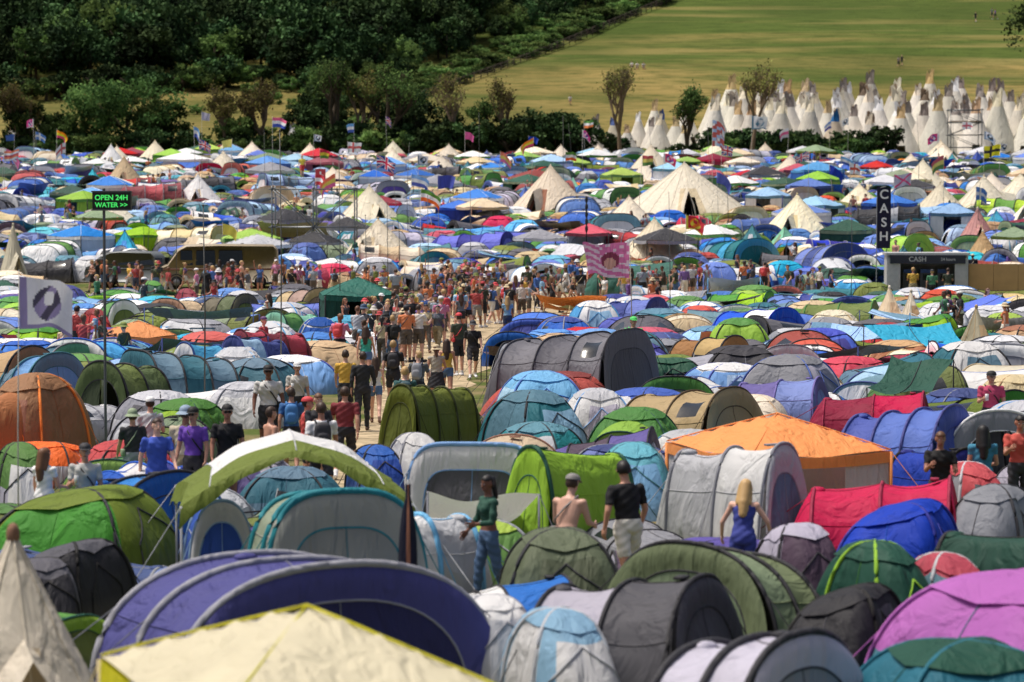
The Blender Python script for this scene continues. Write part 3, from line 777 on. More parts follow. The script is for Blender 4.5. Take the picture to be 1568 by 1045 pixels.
# ------------------------------------------------------------------ foliage
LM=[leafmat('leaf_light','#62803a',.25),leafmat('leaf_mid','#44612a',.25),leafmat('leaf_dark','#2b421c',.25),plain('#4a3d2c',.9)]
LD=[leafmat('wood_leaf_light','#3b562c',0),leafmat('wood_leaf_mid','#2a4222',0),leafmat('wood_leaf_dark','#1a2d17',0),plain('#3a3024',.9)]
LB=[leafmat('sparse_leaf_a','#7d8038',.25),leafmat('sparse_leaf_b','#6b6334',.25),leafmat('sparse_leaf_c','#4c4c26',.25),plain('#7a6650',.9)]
def leaves(mb,cents,n,sig,size,rs):
    for c,mi in cents:
        pos=rs.normal(0,1,(n,3))*np.array(sig)*.55+np.array(c)
        A=rs.normal(0,1,(n,3)); A/=np.linalg.norm(A,axis=1)[:,None]
        B=np.cross(A,rs.normal(0,1,(n,3))); B/=np.linalg.norm(B,axis=1)[:,None]+1e-6
        S_=(size*rs.uniform(.5,1.3,n))[:,None]
        q=len(mb.v); V=np.stack([pos-A*S_,pos+B*S_*.55,pos+A*S_,pos-B*S_*.55],1).reshape(-1,3)
        mb.v.extend(map(tuple,V.tolist()))
        mb.f.extend([(q+4*k,q+4*k+1,q+4*k+2,q+4*k+3) for k in range(n)]); mb.m.extend([mi]*n)
def tree_mesh(seed,H,Rc,nl,size,base=.12,depth=4,spread=.42,thick=.022):
    r=random.Random(seed); rs=np.random.RandomState(seed); mb=MB(); tips=[]
    def grow(p,d,l,rad,k):
        pts=[p]; q=p
        for i in range(3):
            d=(d+Vector((r.uniform(-.12,.12),r.uniform(-.12,.12),.07))).normalized(); q=q+d*l/3; pts.append(q)
        mb.tube(pts,rad,3,n=5 if k>1 else 3,r2=rad*.62,cap=False)
        if k<=1: tips.append(q)
        if k==0: return
        for i in range(r.choice([3,3,4])):
            nd=(d+Vector((r.uniform(-1,1),r.uniform(-1,1),r.uniform(-.1,.6)))*spread*1.5).normalized()
            grow(pts[r.choice([2,3])] if i else q,nd,l*r.uniform(.6,.82),rad*.64,k-1)
    grow(Vector((0,0,-.2)),Vector((0,0,1)),H*(base+.14),H*thick,depth)
    mx=max(t.z for t in tips); ex=max(math.hypot(t.x,t.y) for t in tips)
    fz=H*.95/mx; fx=Rc/ex
    mb.v=[(v[0]*(fx if v[2]>H*.1 else 1),v[1]*(fx if v[2]>H*.1 else 1),v[2]*fz) for v in mb.v]
    cents=[((t.x*fx,t.y*fx,t.z*fz),r.choice([0,1,1,2])) for t in tips]
    if nl: leaves(mb,cents,nl,(Rc*.2,Rc*.2,H*.06),size,rs)
    return mb
def crown_mesh(seed,Rr=4.5,H=9,ncl=55,nl=34,size=.42,lo=.0):
    r=random.Random(seed); rs=np.random.RandomState(seed); mb=MB()
    mb.tube([(0,0,-.5),(.1,0,H*.3),(0,.1,H*.6)],.3,3,n=6,r2=.12)
    for k in range(5):
        a=r.uniform(0,6.28); mb.tube([(0,0,H*.3),(math.cos(a)*Rr*.6,math.sin(a)*Rr*.6,H*.65)],.12,3,n=4,r2=.04)
    cents=[]
    lob=[(r.uniform(-.45,.45)*Rr,r.uniform(-.45,.45)*Rr,r.uniform(.4,.75)*H,r.uniform(.42,.72)) for _ in range(6)]
    for k in range(ncl):
        a=r.uniform(0,6.28); e=math.asin(r.uniform(-.8,1)); l=r.choice(lob); q=r.uniform(.8,1.0)
        x=l[0]+math.cos(a)*math.cos(e)*Rr*l[3]*q; y_=l[1]+math.sin(a)*math.cos(e)*Rr*l[3]*q; z=l[2]+math.sin(e)*H*.38*l[3]*q*1.2
        z=max(z,H*lo+.4)
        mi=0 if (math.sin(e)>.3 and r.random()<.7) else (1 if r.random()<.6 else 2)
        cents.append(((x,y_,z),mi))
    leaves(mb,cents,nl,(Rr*.17,Rr*.17,H*.07),size,rs)
    return mb
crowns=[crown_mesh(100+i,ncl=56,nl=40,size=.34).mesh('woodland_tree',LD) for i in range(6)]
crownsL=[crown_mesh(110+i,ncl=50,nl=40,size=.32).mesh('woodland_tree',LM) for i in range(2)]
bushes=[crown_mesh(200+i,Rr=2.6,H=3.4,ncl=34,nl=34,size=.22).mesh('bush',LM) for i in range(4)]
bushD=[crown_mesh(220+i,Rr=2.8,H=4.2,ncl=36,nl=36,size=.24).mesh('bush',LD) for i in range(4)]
wood=bpy.data.objects.new('woodland',None); col.objects.link(wood)
B1=sightline(655,150); B2=sightline(1035,0)
bd=Vector((B2[0]-B1[0],B2[1]-B1[1])).normalized()
def side(x,y): return bd.x*(y-B1[1])-bd.y*(x-B1[0])
nw=0; yy=352
ledge=sightline(300,132)[1]
while yy<575:
    xx=-150
    while xx<62:
        px=xx+R.uniform(-2.5,2.5); py=yy+R.uniform(-2.5,2.5)
        u_=784+px/py*F
        if py>B1[1]+6: ok=side(px,py)>8 and not(u_<460 and py<ledge+4*math.sin(px*.12))
        else: ok=(455+8*math.sin(py*.2)<u_<640+8*math.sin(py*.15)) and R.random()<.85
        if ok:
            s_=R.uniform(.65,1.35); 
            if side(px,py)<16: s_*=.7
            if py<400: s_*=.75
            lt=R.random()<(.28 if py<440 else (.10 if px>-25 else .02))
            obj('tree',crownsL[R.randrange(2)] if lt else crowns[R.randrange(6)],(px,py,gz(px,py)-.5),R.uniform(0,6.28),(s_,s_,s_*R.uniform(.85,1.25)),parent=wood); nw+=1
        xx+=5.6
    yy+=5.2
print('wood',nw,time.time()-T0)
hedge=bpy.data.objects.new('hedgerow',None); col.objects.link(hedge)
for k in range(220):
    t=R.uniform(-8,130); o=R.uniform(1.5,10)
    px=B1[0]+bd.x*t-bd.y*o; py=B1[1]+bd.y*t+bd.x*o
    s_=R.uniform(.6,1.1)
    obj('shrub',bushes[R.randrange(4)],(px,py,gz(px,py)-.4),R.uniform(0,6),(s_,s_,s_*.75),parent=hedge)
for k in range(110):
    px=R.uniform(-100,-28); py=ledge-4+4*math.sin(px*.12)+R.uniform(-5,2); s_=R.uniform(.5,1.3)
    obj('shrub',(bushD if R.random()<.5 else bushes)[R.randrange(4)],(px,py,gz(px,py)-.4),R.uniform(0,6),(s_,s_,s_),parent=hedge)
for k in range(26):
    px=R.uniform(-85,-28); py=R.uniform(362,ledge-8); s_=R.uniform(.35,.8)
    obj('shrub',bushes[R.randrange(4)],(px,py,gz(px,py)-.3),R.uniform(0,6),(s_,s_,s_),parent=hedge)
hed2=bpy.data.objects.new('boundary_hedge',None); col.objects.link(hed2)
for k in range(240):
    u=R.uniform(-150,1330)
    if 880<u<1060 and R.random()<.7: continue
    py=R.uniform(336,344); px=(u-784)/F*py
    s_=R.uniform(.4,1.0)
    if 460<u<900: s_*=1.25
    obj('shrub',bushD[R.randrange(4)] if R.random()<.6 else bushes[R.randrange(4)],(px,py,gz(px,py)-.3),R.uniform(0,6),(s_,s_,s_),parent=hed2)
def tree(name,u,vtop,wpx,d,seed,mats,nl,size=.17,**kw):
    x=(u-784)/F*d; z=gz(x,d); s=F/d
    a=-(vtop-522.5)/F; ztop=CAMZ+(-_sp+a*_cp)/(_cp+a*_sp)*d
    H=ztop-z
    me=tree_mesh(seed,H,wpx/2/s,nl,size,**kw).mesh(name,mats)
    obj(name,me,(x,d,z),R.uniform(0,6))
def oak(name,u,vtop,wpx,d,seed,mats,ncl=80,size=.26):
    x=(u-784)/F*d; z=gz(x,d); s=F/d
    a=-(vtop-522.5)/F; H=CAMZ+(-_sp+a*_cp)/(_cp+a*_sp)*d-z
    me=crown_mesh(seed,Rr=wpx/2/s*1.1,H=H*1.06,ncl=ncl,nl=50,size=size).mesh(name,mats)
    obj(name,me,(x,d,z),0)
BT=dict(depth=5,thick=.030)
oak('oak_tree',195,122,165,341,3,LM,130)
oak('oak_tree',250,158,95,343,4,LM,70)
oak('hawthorn_tree',45,150,80,340,5,LM,50)
tree('ash_tree',30,122,75,339,6,LB,5,**BT)
oak('hawthorn_tree',100,160,80,342,7,LM,55)
tree('ash_tree',345,124,90,341,8,LB,5,**BT)
tree('ash_tree',405,112,90,342,9,LB,4,**BT)
oak('hawthorn_tree',375,180,80,342,40,LM,40)
tree('ash_tree',510,85,110,340,10,LM,18,thick=.03)
tree('ash_tree',595,95,115,341,12,LM,18,thick=.03)
tree('ash_tree',550,108,85,343,13,LB,5,**BT)
oak('hawthorn_tree',470,155,90,345,14,LD,60)
oak('hawthorn_tree',640,148,120,343,15,LD,80)
tree('ash_tree',697,104,100,338,16,LB,2,**BT)
tree('ash_tree',775,114,75,338,17,LB,2,**BT)
oak('hawthorn_tree',835,170,120,341,18,LD,80)
oak('hawthorn_tree',770,185,80,342,28,LD,50)
tree('ash_tree',950,98,112,336,19,LB,3,**BT)
tree('ash_tree',1150,92,105,336,20,LB,3,**BT)
tree('ash_tree',1050,124,70,337,21,LM,5,**BT)
oak('hawthorn_tree',1200,205,80,341,22,LD,40)
oak('hawthorn_tree',1355,188,65,339,23,LD,40)
tree('ash_tree',735,150,70,340,24,LM,12)
oak('oak_tree',1590,-20,110,425,25,LD,60)
print('trees',time.time()-T0)
mb=MB(); n=60
for k in range(n):
    t=-4+k*2.6; px=B1[0]+bd.x*t; py=B1[1]+bd.y*t; z=gz(px,py)
    mb.tube([(px,py,z-.2),(px,py,z+1.35)],.07,0,n=5)
    if k<n-1:
        qx,qy=px+bd.x*2.6,py+bd.y*2.6; qz=gz(qx,qy)
        for h in(.35,.7,1.05,1.25): mb.tube([(px,py,z+h),(qx,qy,qz+h)],.045,0,n=4,cap=False)
obj('pasture_fence',mb.mesh('pasture_fence',[plain('#4a3e32',.9)]))
# ------------------------------------------------------------------ tipis
tpm=[]
for i in range(7):
    base=tipi_mesh(i,R.uniform(2.3,2.8),R.uniform(5.4,6.6)).mesh('tipi',mats6(('cream',),True))
    for c in range(3):
        tip=R.choices(['cream','tan','#6b5a4a','#2a5a9a','white','#8a8078'],[6,5,3,.6,3,3])[0]
        tpm.append(recolour(base,[fabric(R.choices(['#d6d1c4','#ded9cc','#beb39c','#c9c3b6'],[4,4,1,2])[0],True),fabric(tip,True),plain('#6a5034',.8),fabric('cream',True),plain('panewin',.2),fabric('charcoal',True)]))
def tipi(px,py,s_=1):
    obj('tipi',R.choice(tpm),(px,py,gz(px,py)),R.uniform(-.6,.6),(s_,s_,s_*R.uniform(.92,1.1)))
rowsT=[(348,905,1700),(353,930,1700),(358,960,1720),(363,985,1720),(368,1040,1720),(374,1100,1720),(380,1180,1720),(386,1240,1700)]
for d,ua,ub in rowsT:
    u=ua+R.uniform(0,20)
    while u<ub:
        if not(1050<u<1085 and d<360):
            tipi((u-784)/F*d,d+R.uniform(-1.5,1.5),R.uniform(.8,1.08)*(.72 if u<1060 else 1))
        u+=R.uniform(34,60)
for u,d in ((448,345),(478,347),(505,346),(470,349),(65,350),(20,353),(110,355)): tipi((u-784)/F*d,d,.6)
# ------------------------------------------------------------------ people
def capsule(mb,p1,p2,r1,r2,n=12):
    p1=Vector(p1);p2=Vector(p2); t=(p2-p1); l=t.length; t.normalize()
    a=Vector((0,0,1)) if abs(t.z)<.9 else Vector((1,0,0)); x=t.cross(a).normalized(); y=t.cross(x)
    rings=[]
    for k in range(4):
        an=math.pi/2*(1-k/3); rings.append((p1-t*r1*math.sin(an),max(r1*math.cos(an),.001)))
    for k in range(4):
        an=math.pi/2*(k/3); rings.append((p2+t*r2*math.sin(an),max(r2*math.cos(an),.001)))
    b=len(mb.v)
    for c,r in rings:
        for j in range(n):
            an=2*math.pi*j/n; mb.v.append(tuple(c+x*r*math.cos(an)+y*r*math.sin(an)))
    for i in range(len(rings)-1):
        for j in range(n):
            j2=(j+1)%n; mb.f.append((b+i*n+j,b+i*n+j2,b+(i+1)*n+j2,b+(i+1)*n+j)); mb.m.append(0)
    mb.f.append(tuple(b+j for j in range(n))[::-1]); mb.m.append(0)
    mb.f.append(tuple(b+(len(rings)-1)*n+j for j in range(n))); mb.m.append(0)
def hand(mb,w,d,side,curl=.35):
    w=Vector(w); d=Vector(d).normalized()
    n=Vector((side,0,0)); n=(n-d*n.dot(d)).normalized()
    a=d.cross(n).normalized()
    if a.y>0: a=-a
    M=Matrix((a,n,d)).transposed()
    mb.ell(w+d*.045,(.043,.017,.055),0,M=M,nu=6,nv=10,e=.8)
    for i,(off,ln) in enumerate(((.032,.072),(.011,.082),(-.011,.076),(-.031,.058))):
        p=w+d*.085+a*off; pts=[p-d*.03,p]; dd=d.copy()
        for k in range(3):
            dd=(dd-n*curl*(.7+.25*k)).normalized(); p=p+dd*ln*(.42,.33,.25)[k]; pts.append(p)
        mb.tube(pts,.0098,0,n=6,r2=.0068)
    p=w+d*.03+a*.03; mb.tube([p,p+a*.028+d*.022-n*.006,p+a*.036+d*.052-n*.016,p+a*.03+d*.075-n*.026],.0125,0,n=6,r2=.008)
def person_mesh(name,female=False,lean=0,legs=((0,0),(0,0)),arms=((0,8,8),(0,8,8)),hair='short',hat=None,pack=False,sleeve=.6,leg=.8,bare=False,crop=False,sit=False,glasses=False,headyaw=0,stance=.03,strap=False,nod=0,skirt=False,hold=False):
    rad=math.radians; mb=MB(); parts=[]
    hip=Vector((0,0,.93)); MU=Matrix.Translation(hip)@Matrix.Rotation(rad(lean),4,'X')@Matrix.Translation(-hip)
    U=lambda p: MU@Vector(p)
    sh=.165 if female else .19
    prof=[(.84,.12,.09),(.88,.158 if female else .15,.11),(.95,.172 if female else .158,.118),(1.02,.155 if female else .152,.108),(1.10,.125 if female else .145,.092),(1.2,.137 if female else .158,.102),(1.29,.15 if female else .176,.117),(1.37,.155 if female else .182,.108),(1.43,.12 if female else .14,.085),(1.47,.065,.06)]
    n=18; rows=[]
    for z,a,b in prof:
        rows.append([U((a*math.cos(2*math.pi*j/n),b*math.sin(2*math.pi*j/n)+(-.012 if 1.2<z<1.4 else .005),z)) for j in range(n)])
    b0=len(mb.v); mb.grid(rows,0,wrap=True)
    mb.f.append(tuple(b0+j for j in range(n))[::-1]);mb.m.append(0); mb.f.append(tuple(b0+(len(rows)-1)*n+j for j in range(n)));mb.m.append(0)
    if skirt:
        rows=[[(a*math.cos(2*math.pi*j/n),b*math.sin(2*math.pi*j/n),z) for j in range(n)] for z,a,b in ((.56,.235,.2),(.7,.215,.175),(.85,.185,.14),(.98,.16,.11))]
        b0=len(mb.v); mb.grid(rows,0,wrap=True)
        mb.f.append(tuple(b0+j for j in range(n))[::-1]);mb.m.append(0); mb.f.append(tuple(b0+3*n+j for j in range(n)));mb.m.append(0)
    if female:
        for sx in(-.07,.07): mb.ell(U((sx,-.095,1.29)),(.06,.055,.06),0)
    hc=Vector((0,-.02,1.635)); HM=MU@Matrix.Translation(hc)@Matrix.Rotation(rad(headyaw),4,'Z')@Matrix.Rotation(rad(nod),4,'X')
    capsule(mb,U((0,.005,1.42)),U((0,-.01,1.56)),.056,.052)
    R3=HM.to_3x3(); Hd=lambda p: HM@Vector(p)
    mb.ell(Hd((0,.008,.022)),(.076,.096,.10),0,M=R3,nu=10,nv=14)
    mb.ell(Hd((0,-.028,-.045)),(.056,.062,.068),0,M=R3,nu=8,nv=12)
    capsule(mb,Hd((0,-.088,.01)),Hd((0,-.104,-.025)),.009,.015,n=8)
    for sx in(-1,1): mb.ell(Hd((sx*.078,.012,-.005)),(.012,.02,.032),0,M=R3,nu=6,nv=8)
    parts.append(('head',Hd((0,0,.03)),Hd((0,-.02,-.05)),.085,.06))
    parts.append(('neck',U((0,0,1.45)),U((0,-.01,1.55)),.055,.05))
    hands=[]
    lowest=9
    for sd,(la,kb) in zip((-1,1),legs):
        hp=Vector((sd*.088,0,.90)); a=rad(la); 
        kn=hp+Vector((sd*stance,-math.sin(a),-math.cos(a)))*.435
        a2=rad(la-kb); an=kn+Vector((0,-math.sin(a2),-math.cos(a2)))*.42
        a3=a2*.6
        toe=an+Vector((sd*.03,-math.cos(a3)*.17,-.045+math.sin(a3)*.12)); heel=an+Vector((0,.035,-.045))
        capsule(mb,hp,kn,.092 if not female else .09,.062); capsule(mb,kn,an,.058,.04)
        calf=kn+(an-kn)*.3+Vector((0,.015,0)); mb.ell(calf,(.05,.055,.1),0,M=(kn-an).to_track_quat('Z','Y').to_matrix())
        capsule(mb,heel,toe,.042,.036)
        parts+=[('thigh',hp,kn,.092,.062),('shin',kn,an,.056,.04),('foot',heel,toe,.045,.04)]
        lowest=min(lowest,heel.z-.042,toe.z-.036)
    for sd,(a,o,e) in zip((-1,1),arms):
        s0=Vector((sd*sh,0,1.395)); aa,oo=rad(a),rad(o)
        d1=Vector((sd*math.sin(oo),-math.sin(aa)*math.cos(oo),-math.cos(aa)*math.cos(oo)))
        el=s0+d1*.28; a2=rad(a+e); o2=rad(o*.2-(12 if e>50 else 0))
        d2=Vector((sd*math.sin(o2),-math.sin(a2)*math.cos(o2),-math.cos(a2)*math.cos(o2)))
        wr=el+d2*.245
        s0,el,wr=U(s0),U(el),U(wr)
        capsule(mb,U((sd*sh*.75,0,1.38)),s0,.06,.056); capsule(mb,s0,el,.053 if not female else .045,.04 if not female else .035); capsule(mb,el,wr,.041 if not female else .035,.026)
        parts+=[('uarm',s0,el,.055,.042),('farm',el,wr,.04,.028)]
        hands.append((wr,(wr-el),sd))
    if hair=='long':
        capsule(mb,Hd((0,.055,.04)),U((0,.10,1.40)),.078,.07); capsule(mb,Hd((-.05,.03,.02)),U((-.075,.07,1.42)),.04,.035);capsule(mb,Hd((.05,.03,.02)),U((.075,.07,1.42)),.04,.035)
        capsule(mb,U((0,.10,1.42)),U((0,.12,1.25)),.07,.04)
        parts+=[('hair',Hd((0,.06,.04)),U((0,.11,1.28)),.08,.06),('hair',Hd((-.05,.04,.02)),U((-.075,.075,1.42)),.042,.036),('hair',Hd((.05,.04,.02)),U((.075,.075,1.42)),.042,.036)]
    if hair=='bun':
        mb.ell(Hd((0,.09,.09)),(.045,.045,.045),0); parts.append(('hair',Hd((0,.09,.09)),Hd((0,.095,.095)),.05,.05))
    if hair=='tail':
        capsule(mb,Hd((0,.10,.05)),U((0,.12,1.45)),.035,.022); parts.append(('hair',Hd((0,.10,.05)),U((0,.12,1.45)),.037,.024))
    if pack:
        mb.ell(U((0,.185,1.25)),(.135,.095,.2),0,M=MU.to_3x3(),e=.6,nu=10,nv=16); mb.ell(U((0,.27,1.18)),(.1,.04,.1),0,M=MU.to_3x3(),e=.7)
        parts.append(('pack',U((0,.19,1.38)),U((0,.19,1.13)),.12,.12)); parts.append(('pack',U((0,.25,1.22)),U((0,.25,1.15)),.09,.09))
    me=mb.mesh('tmp'); o=bpy.data.objects.new('tmp',me); col.objects.link(o)
    m=o.modifiers.new('r','REMESH'); m.mode='VOXEL'; m.voxel_size=.0135
    m=o.modifiers.new('s','SMOOTH'); m.factor=.5; m.iterations=3
    dg=bpy.context.evaluated_depsgraph_get(); me2=bpy.data.meshes.new_from_object(o.evaluated_get(dg))
    bpy.data.objects.remove(o)
    nv=len(me2.vertices); co=np.empty(nv*3); me2.vertices.foreach_get('co',co); co=co.reshape(-1,3)
    no=np.empty(nv*3); me2.vertices.foreach_get('normal',no); no=no.reshape(-1,3)
    best=np.full(nv,9.0); lab=np.zeros(nv,int); tt=np.zeros(nv); names=[]
    for k,(nm,p1,p2,r1,r2) in enumerate(parts):
        p1=np.array(p1);p2=np.array(p2); d=p2-p1; t=np.clip(((co-p1)@d)/(d@d+1e-12),0,1)
        dist=np.linalg.norm(co-(p1+t[:,None]*d),axis=1)-(r1+(r2-r1)*t)
        w=dist<best; best[w]=dist[w]; lab[w]=k; tt[w]=t[w]; names.append(nm)
    MI=np.array(MU.inverted()); lc=co@MI[:3,:3].T+MI[:3,3]
    zc=np.clip(lc[:,2],.9,1.40); td=np.sqrt((lc[:,0]/1.45)**2+(lc[:,1])**2+(lc[:,2]-zc)**2)-.112
    w=td<best; lab[w]=len(parts); names.append('torso')
    nm=np.array(names)[lab]
    HI=np.array(HM.inverted()); hl=co@HI[:3,:3].T+HI[:3,3]
    mt=np.zeros(nv,int)
    isT=nm=='torso'
    waist=1.0
    if not bare:
        mt[isT&(lc[:,2]>(1.13 if crop else waist))&(lc[:,2]<(1.36 if sleeve<.1 else 1.46))]=1
        if sleeve<.1: mt[isT&(lc[:,2]>=1.36)&(np.abs(lc[:,0])>.06)&(np.abs(lc[:,0])<.10)]=1
        mt[(nm=='uarm')&(tt<sleeve)]=1
        if sleeve>1: mt[(nm=='farm')&(tt<sleeve-1)]=1
    mt[(isT)&(lc[:,2]<=waist)]=2
    mt[(nm=='thigh')&(tt<min(1.1,leg))]=2
    if skirt: mt[((nm=='thigh')|(nm=='torso')|(nm=='shin'))&(co[:,2]>.57)&(co[:,2]<=waist)]=2
    if leg>1: mt[(nm=='shin')&(tt<leg-1+.02)]=2
    mt[nm=='foot']=3
    if leg<=1: mt[(nm=='shin')&(tt>.86)]=3
    hr=(nm=='head')|(nm=='neck')
    hh=hr&(((hl[:,2]>.058)&(hl[:,1]>-.07))|(hl[:,2]>.085)|((hl[:,1]>.025)&(hl[:,2]>-.05)))
    if hair!='bald': mt[hh]=4
    mt[nm=='hair']=4; mt[nm=='pack']=5
    off=np.zeros(nv); off[mt==1]=.009; off[mt==2]=.012; off[mt==4]=.012; off[mt==3]=.004
    fold=(.004*np.sin(co[:,2]*55+co[:,0]*40)+.004*np.sin(co[:,2]*23-co[:,0]*31+co[:,1]*20))*((mt==1)|(mt==2))
    co=co+no*(off+fold)[:,None]
    npol=len(me2.polygons)
    ls=np.empty(npol,int); me2.polygons.foreach_get('loop_start',ls); lv=np.empty(len(me2.loops),int); me2.loops.foreach_get('vertex_index',lv)
    fm=np.maximum(mt[lv[ls]],mt[lv[ls+2]]).astype(np.int32)
    ex=MB()
    for wr,d,sd in hands: hand(ex,wr-d.normalized()*.012,d,sd,.62 if hold else .35)
    if hold:
        for wr,d,sd in hands[:1]:
            c=wr+d.normalized()*.095-Vector((sd*.035,0,0)); ex.tube([c-Vector((0,0,.06)),c+Vector((0,0,.075))],.03,7,n=10,r2=.036)
    for sx in(-1,1):
        ex.ell(Hd((sx*.031,-.082,.012)),(.013,.008,.007),7,M=R3,nu=5,nv=8); ex.ell(Hd((sx*.031,-.0885,.012)),(.006,.004,.006),6,M=R3,nu=5,nv=8)
        ex.box(Hd((sx*.032,-.088,.034)),(.03,.008,.006),4,M=R3)
    ex.ell(Hd((0,-.088,-.058)),(.023,.007,.007),8,M=R3,nu=5,nv=10)
    if glasses:
        for sx in(-1,1): ex.ell(Hd((sx*.034,-.096,.012)),(.028,.008,.02),6,M=R3,nu=6,nv=12)
        ex.box(Hd((0,-.1,.018)),(.02,.006,.006),6,M=R3)
        for sx in(-1,1): ex.box(Hd((sx*.078,-.04,.016)),(.006,.11,.008),6,M=R3)
    if hat:
        rows=[]
        for k in range(7):
            e=math.pi/2*k/6; rows.append([Hd((.096*math.cos(e)*math.cos(2*math.pi*j/18)+0,.008+.116*math.cos(e)*math.sin(2*math.pi*j/18),.05+(.092 if hat=='cap' else .1)*max(0,math.sin(e))**.8)) for j in range(18)])
        ex.grid(rows,5,wrap=True)
        if hat=='cap':
            rows=[[Hd((.078*math.cos(math.pi*j/10),-(.09+q*.085*math.sin(math.pi*j/10)),.056-.012*q)) for j in range(11)] for q in(0,.5,1)]
            ex.grid(rows,5)
        else:
            rows=[[Hd((.096*(1+q*.55)*math.cos(2*math.pi*j/20),.008+.116*(1+q*.5)*math.sin(2*math.pi*j/20),.052-.045*q)) for j in range(20)] for q in(0,.5,1)]
            ex.grid(rows,5,wrap=True)
    if pack:
        for sx in(-1,1): ex.tube([U((sx*.09,.11,1.42)),U((sx*.105,.02,1.475)),U((sx*.105,-.09,1.40)),U((sx*.115,-.125,1.28)),U((sx*.14,-.05,1.14)),U((sx*.12,.09,1.08))],.018,5,n=6)
    if strap:
        ex.tube([U((-.12,.03,1.48)),U((-.06,-.115,1.38)),U((.07,-.135,1.22)),U((.165,-.04,1.06)),U((.12,.12,1.14)),U((0,.125,1.3)),U((-.12,.03,1.48))],.013,5,n=5)
        ex.ell(U((.19,0,1.0)),(.04,.09,.07),5,e=.6)
    v1=[tuple(c) for c in co.tolist()]; nb=len(v1)
    lt=np.empty(npol,int); me2.polygons.foreach_get('loop_total',lt)
    lvl=lv.tolist(); f1=[tuple(lvl[a:a+b]) for a,b in zip(ls.tolist(),lt.tolist())]
    F_=MB(); F_.v=v1+ex.v; F_.f=f1+[tuple(i+nb for i in f) for f in ex.f]; F_.m=list(fm)+ex.m
    F_.v=[(v[0],v[1],v[2]-lowest) for v in F_.v]
    me3=F_.mesh(name)
    for k in range(9): me3.materials.append(plain('skin'))
    bpy.data.meshes.remove(me2)
    return me3
WK=((26,6),(-20,18)); WK2=((-18,22),(24,4)); ST=((2,2),(-3,1)); WK3=((14,4),(-12,12))
PV={}
PV['m_walk']=person_mesh('p1',legs=WK,arms=((-22,9,14),(24,9,22)),sleeve=.65,leg=.85)
PV['m_pack']=person_mesh('p2',legs=WK2,arms=((20,10,20),(-18,10,16)),sleeve=.6,leg=.8,pack=True,hair='short')
PV['f_walk']=person_mesh('p3',female=True,legs=WK2,arms=((18,10,18),(-20,10,10)),sleeve=0,leg=.35,hair='long')
PV['f_stand']=person_mesh('p4',female=True,legs=ST,arms=((12,12,70),(4,8,12)),sleeve=.4,leg=.5,hair='long')
PV['m_cap']=person_mesh('p5',legs=ST,arms=((14,10,95),(5,10,14)),sleeve=.65,leg=.85,hat='cap',strap=True,hold=True)
PV['m_hat']=person_mesh('p6',legs=WK,arms=((-16,9,12),(18,9,22)),sleeve=.6,leg=.8,hat='bucket',strap=True)
PV['f_pack']=person_mesh('p7',female=True,legs=WK,arms=((-14,9,14),(16,9,20)),sleeve=.2,leg=.45,hair='bun',pack=True,crop=True)
PV['m_bare']=person_mesh('p8',legs=WK3,arms=((-14,12,16),(16,12,20)),bare=True,leg=.8)
PV['f_long']=person_mesh('p9',female=True,legs=WK2,arms=((25,10,60),(-10,10,12)),sleeve=.5,leg=1.95,hair='tail',strap=True)
PV['m_shade']=person_mesh('p10',legs=ST,arms=((8,12,20),(5,12,20)),sleeve=.6,leg=.8,glasses=True,hat='cap',strap=True)
PV['m_phone']=person_mesh('p16',legs=((4,3),(-6,4)),arms=((30,10,85),(22,8,75)),sleeve=.6,leg=.8,nod=12)
PV['m_jeans']=person_mesh('p17',legs=WK3,arms=((10,14,30),(-12,10,14)),sleeve=1.7,leg=1.95,headyaw=25)
PV['f_skirt']=person_mesh('p18',female=True,legs=WK3,arms=((14,16,60),(-8,12,10)),sleeve=.15,leg=.5,hair='tail',skirt=True,headyaw=-25,hat='bucket')
PV['f_wave']=person_mesh('p19',female=True,legs=ST,arms=((150,20,25),(6,12,14)),sleeve=.3,leg=.45,hair='long')
PV['m_turn']=person_mesh('p20',legs=((8,4),(-6,6)),arms=((26,16,80),(8,20,40)),sleeve=.62,leg=.82,headyaw=50,lean=4,hold=True,pack=True)
PV['m_sit']=person_mesh('p11',legs=((80,70),(75,68)),arms=((35,14,40),(30,14,50)),sleeve=.6,leg=.8,lean=12)
PV['h_black']=person_mesh('p12',legs=((10,6),(-12,8)),arms=((6,16,28),(-6,18,24)),sleeve=.72,leg=.85,lean=7,glasses=True,headyaw=-20,nod=6)
PV['h_green']=person_mesh('p13',female=True,legs=((14,10),(-12,10)),arms=((8,22,34),(14,12,72)),sleeve=1.7,leg=1.95,hair='tail',crop=True,headyaw=10,nod=8)
PV['h_bare']=person_mesh('p14',legs=ST,arms=((30,10,60),(28,10,70)),bare=True,leg=.8,hat='cap',lean=14,strap=True)
PV['h_blonde']=person_mesh('p15',female=True,legs=ST,arms=((26,34,25),(20,30,30)),sleeve=0,leg=.4,hair='long',lean=16,headyaw=15)
print('people meshes',time.time()-T0)
SK=['skin','skin','skin2','skin4','skin4','skin3']
def outfit(var,top,bot,hc,acc,sk):
    return recolour(PV[var],[plain(sk,.5,.06),plain(top,.85),plain(bot,.85),plain(R.choice(['white','charcoal','#6a4c3a']),.7),plain(hc,.55),plain(acc,.7),plain('black',.3),plain('white',.3),plain('#9a4a44',.5)])
def place(var,me,x,y_,yaw,h):
    fem=var[0]=='f' or var in('h_green','h_blonde')
    s_=h/1.77; wd=R.uniform(.93,1.12)
    return obj('woman' if fem else 'man',me,(x,y_,gz(x,y_)+.012),math.radians(yaw),(s_*wd,s_*wd,s_))
def rnd_h(var): return R.uniform(1.58,1.74) if var[0]=='f' else R.uniform(1.70,1.90)
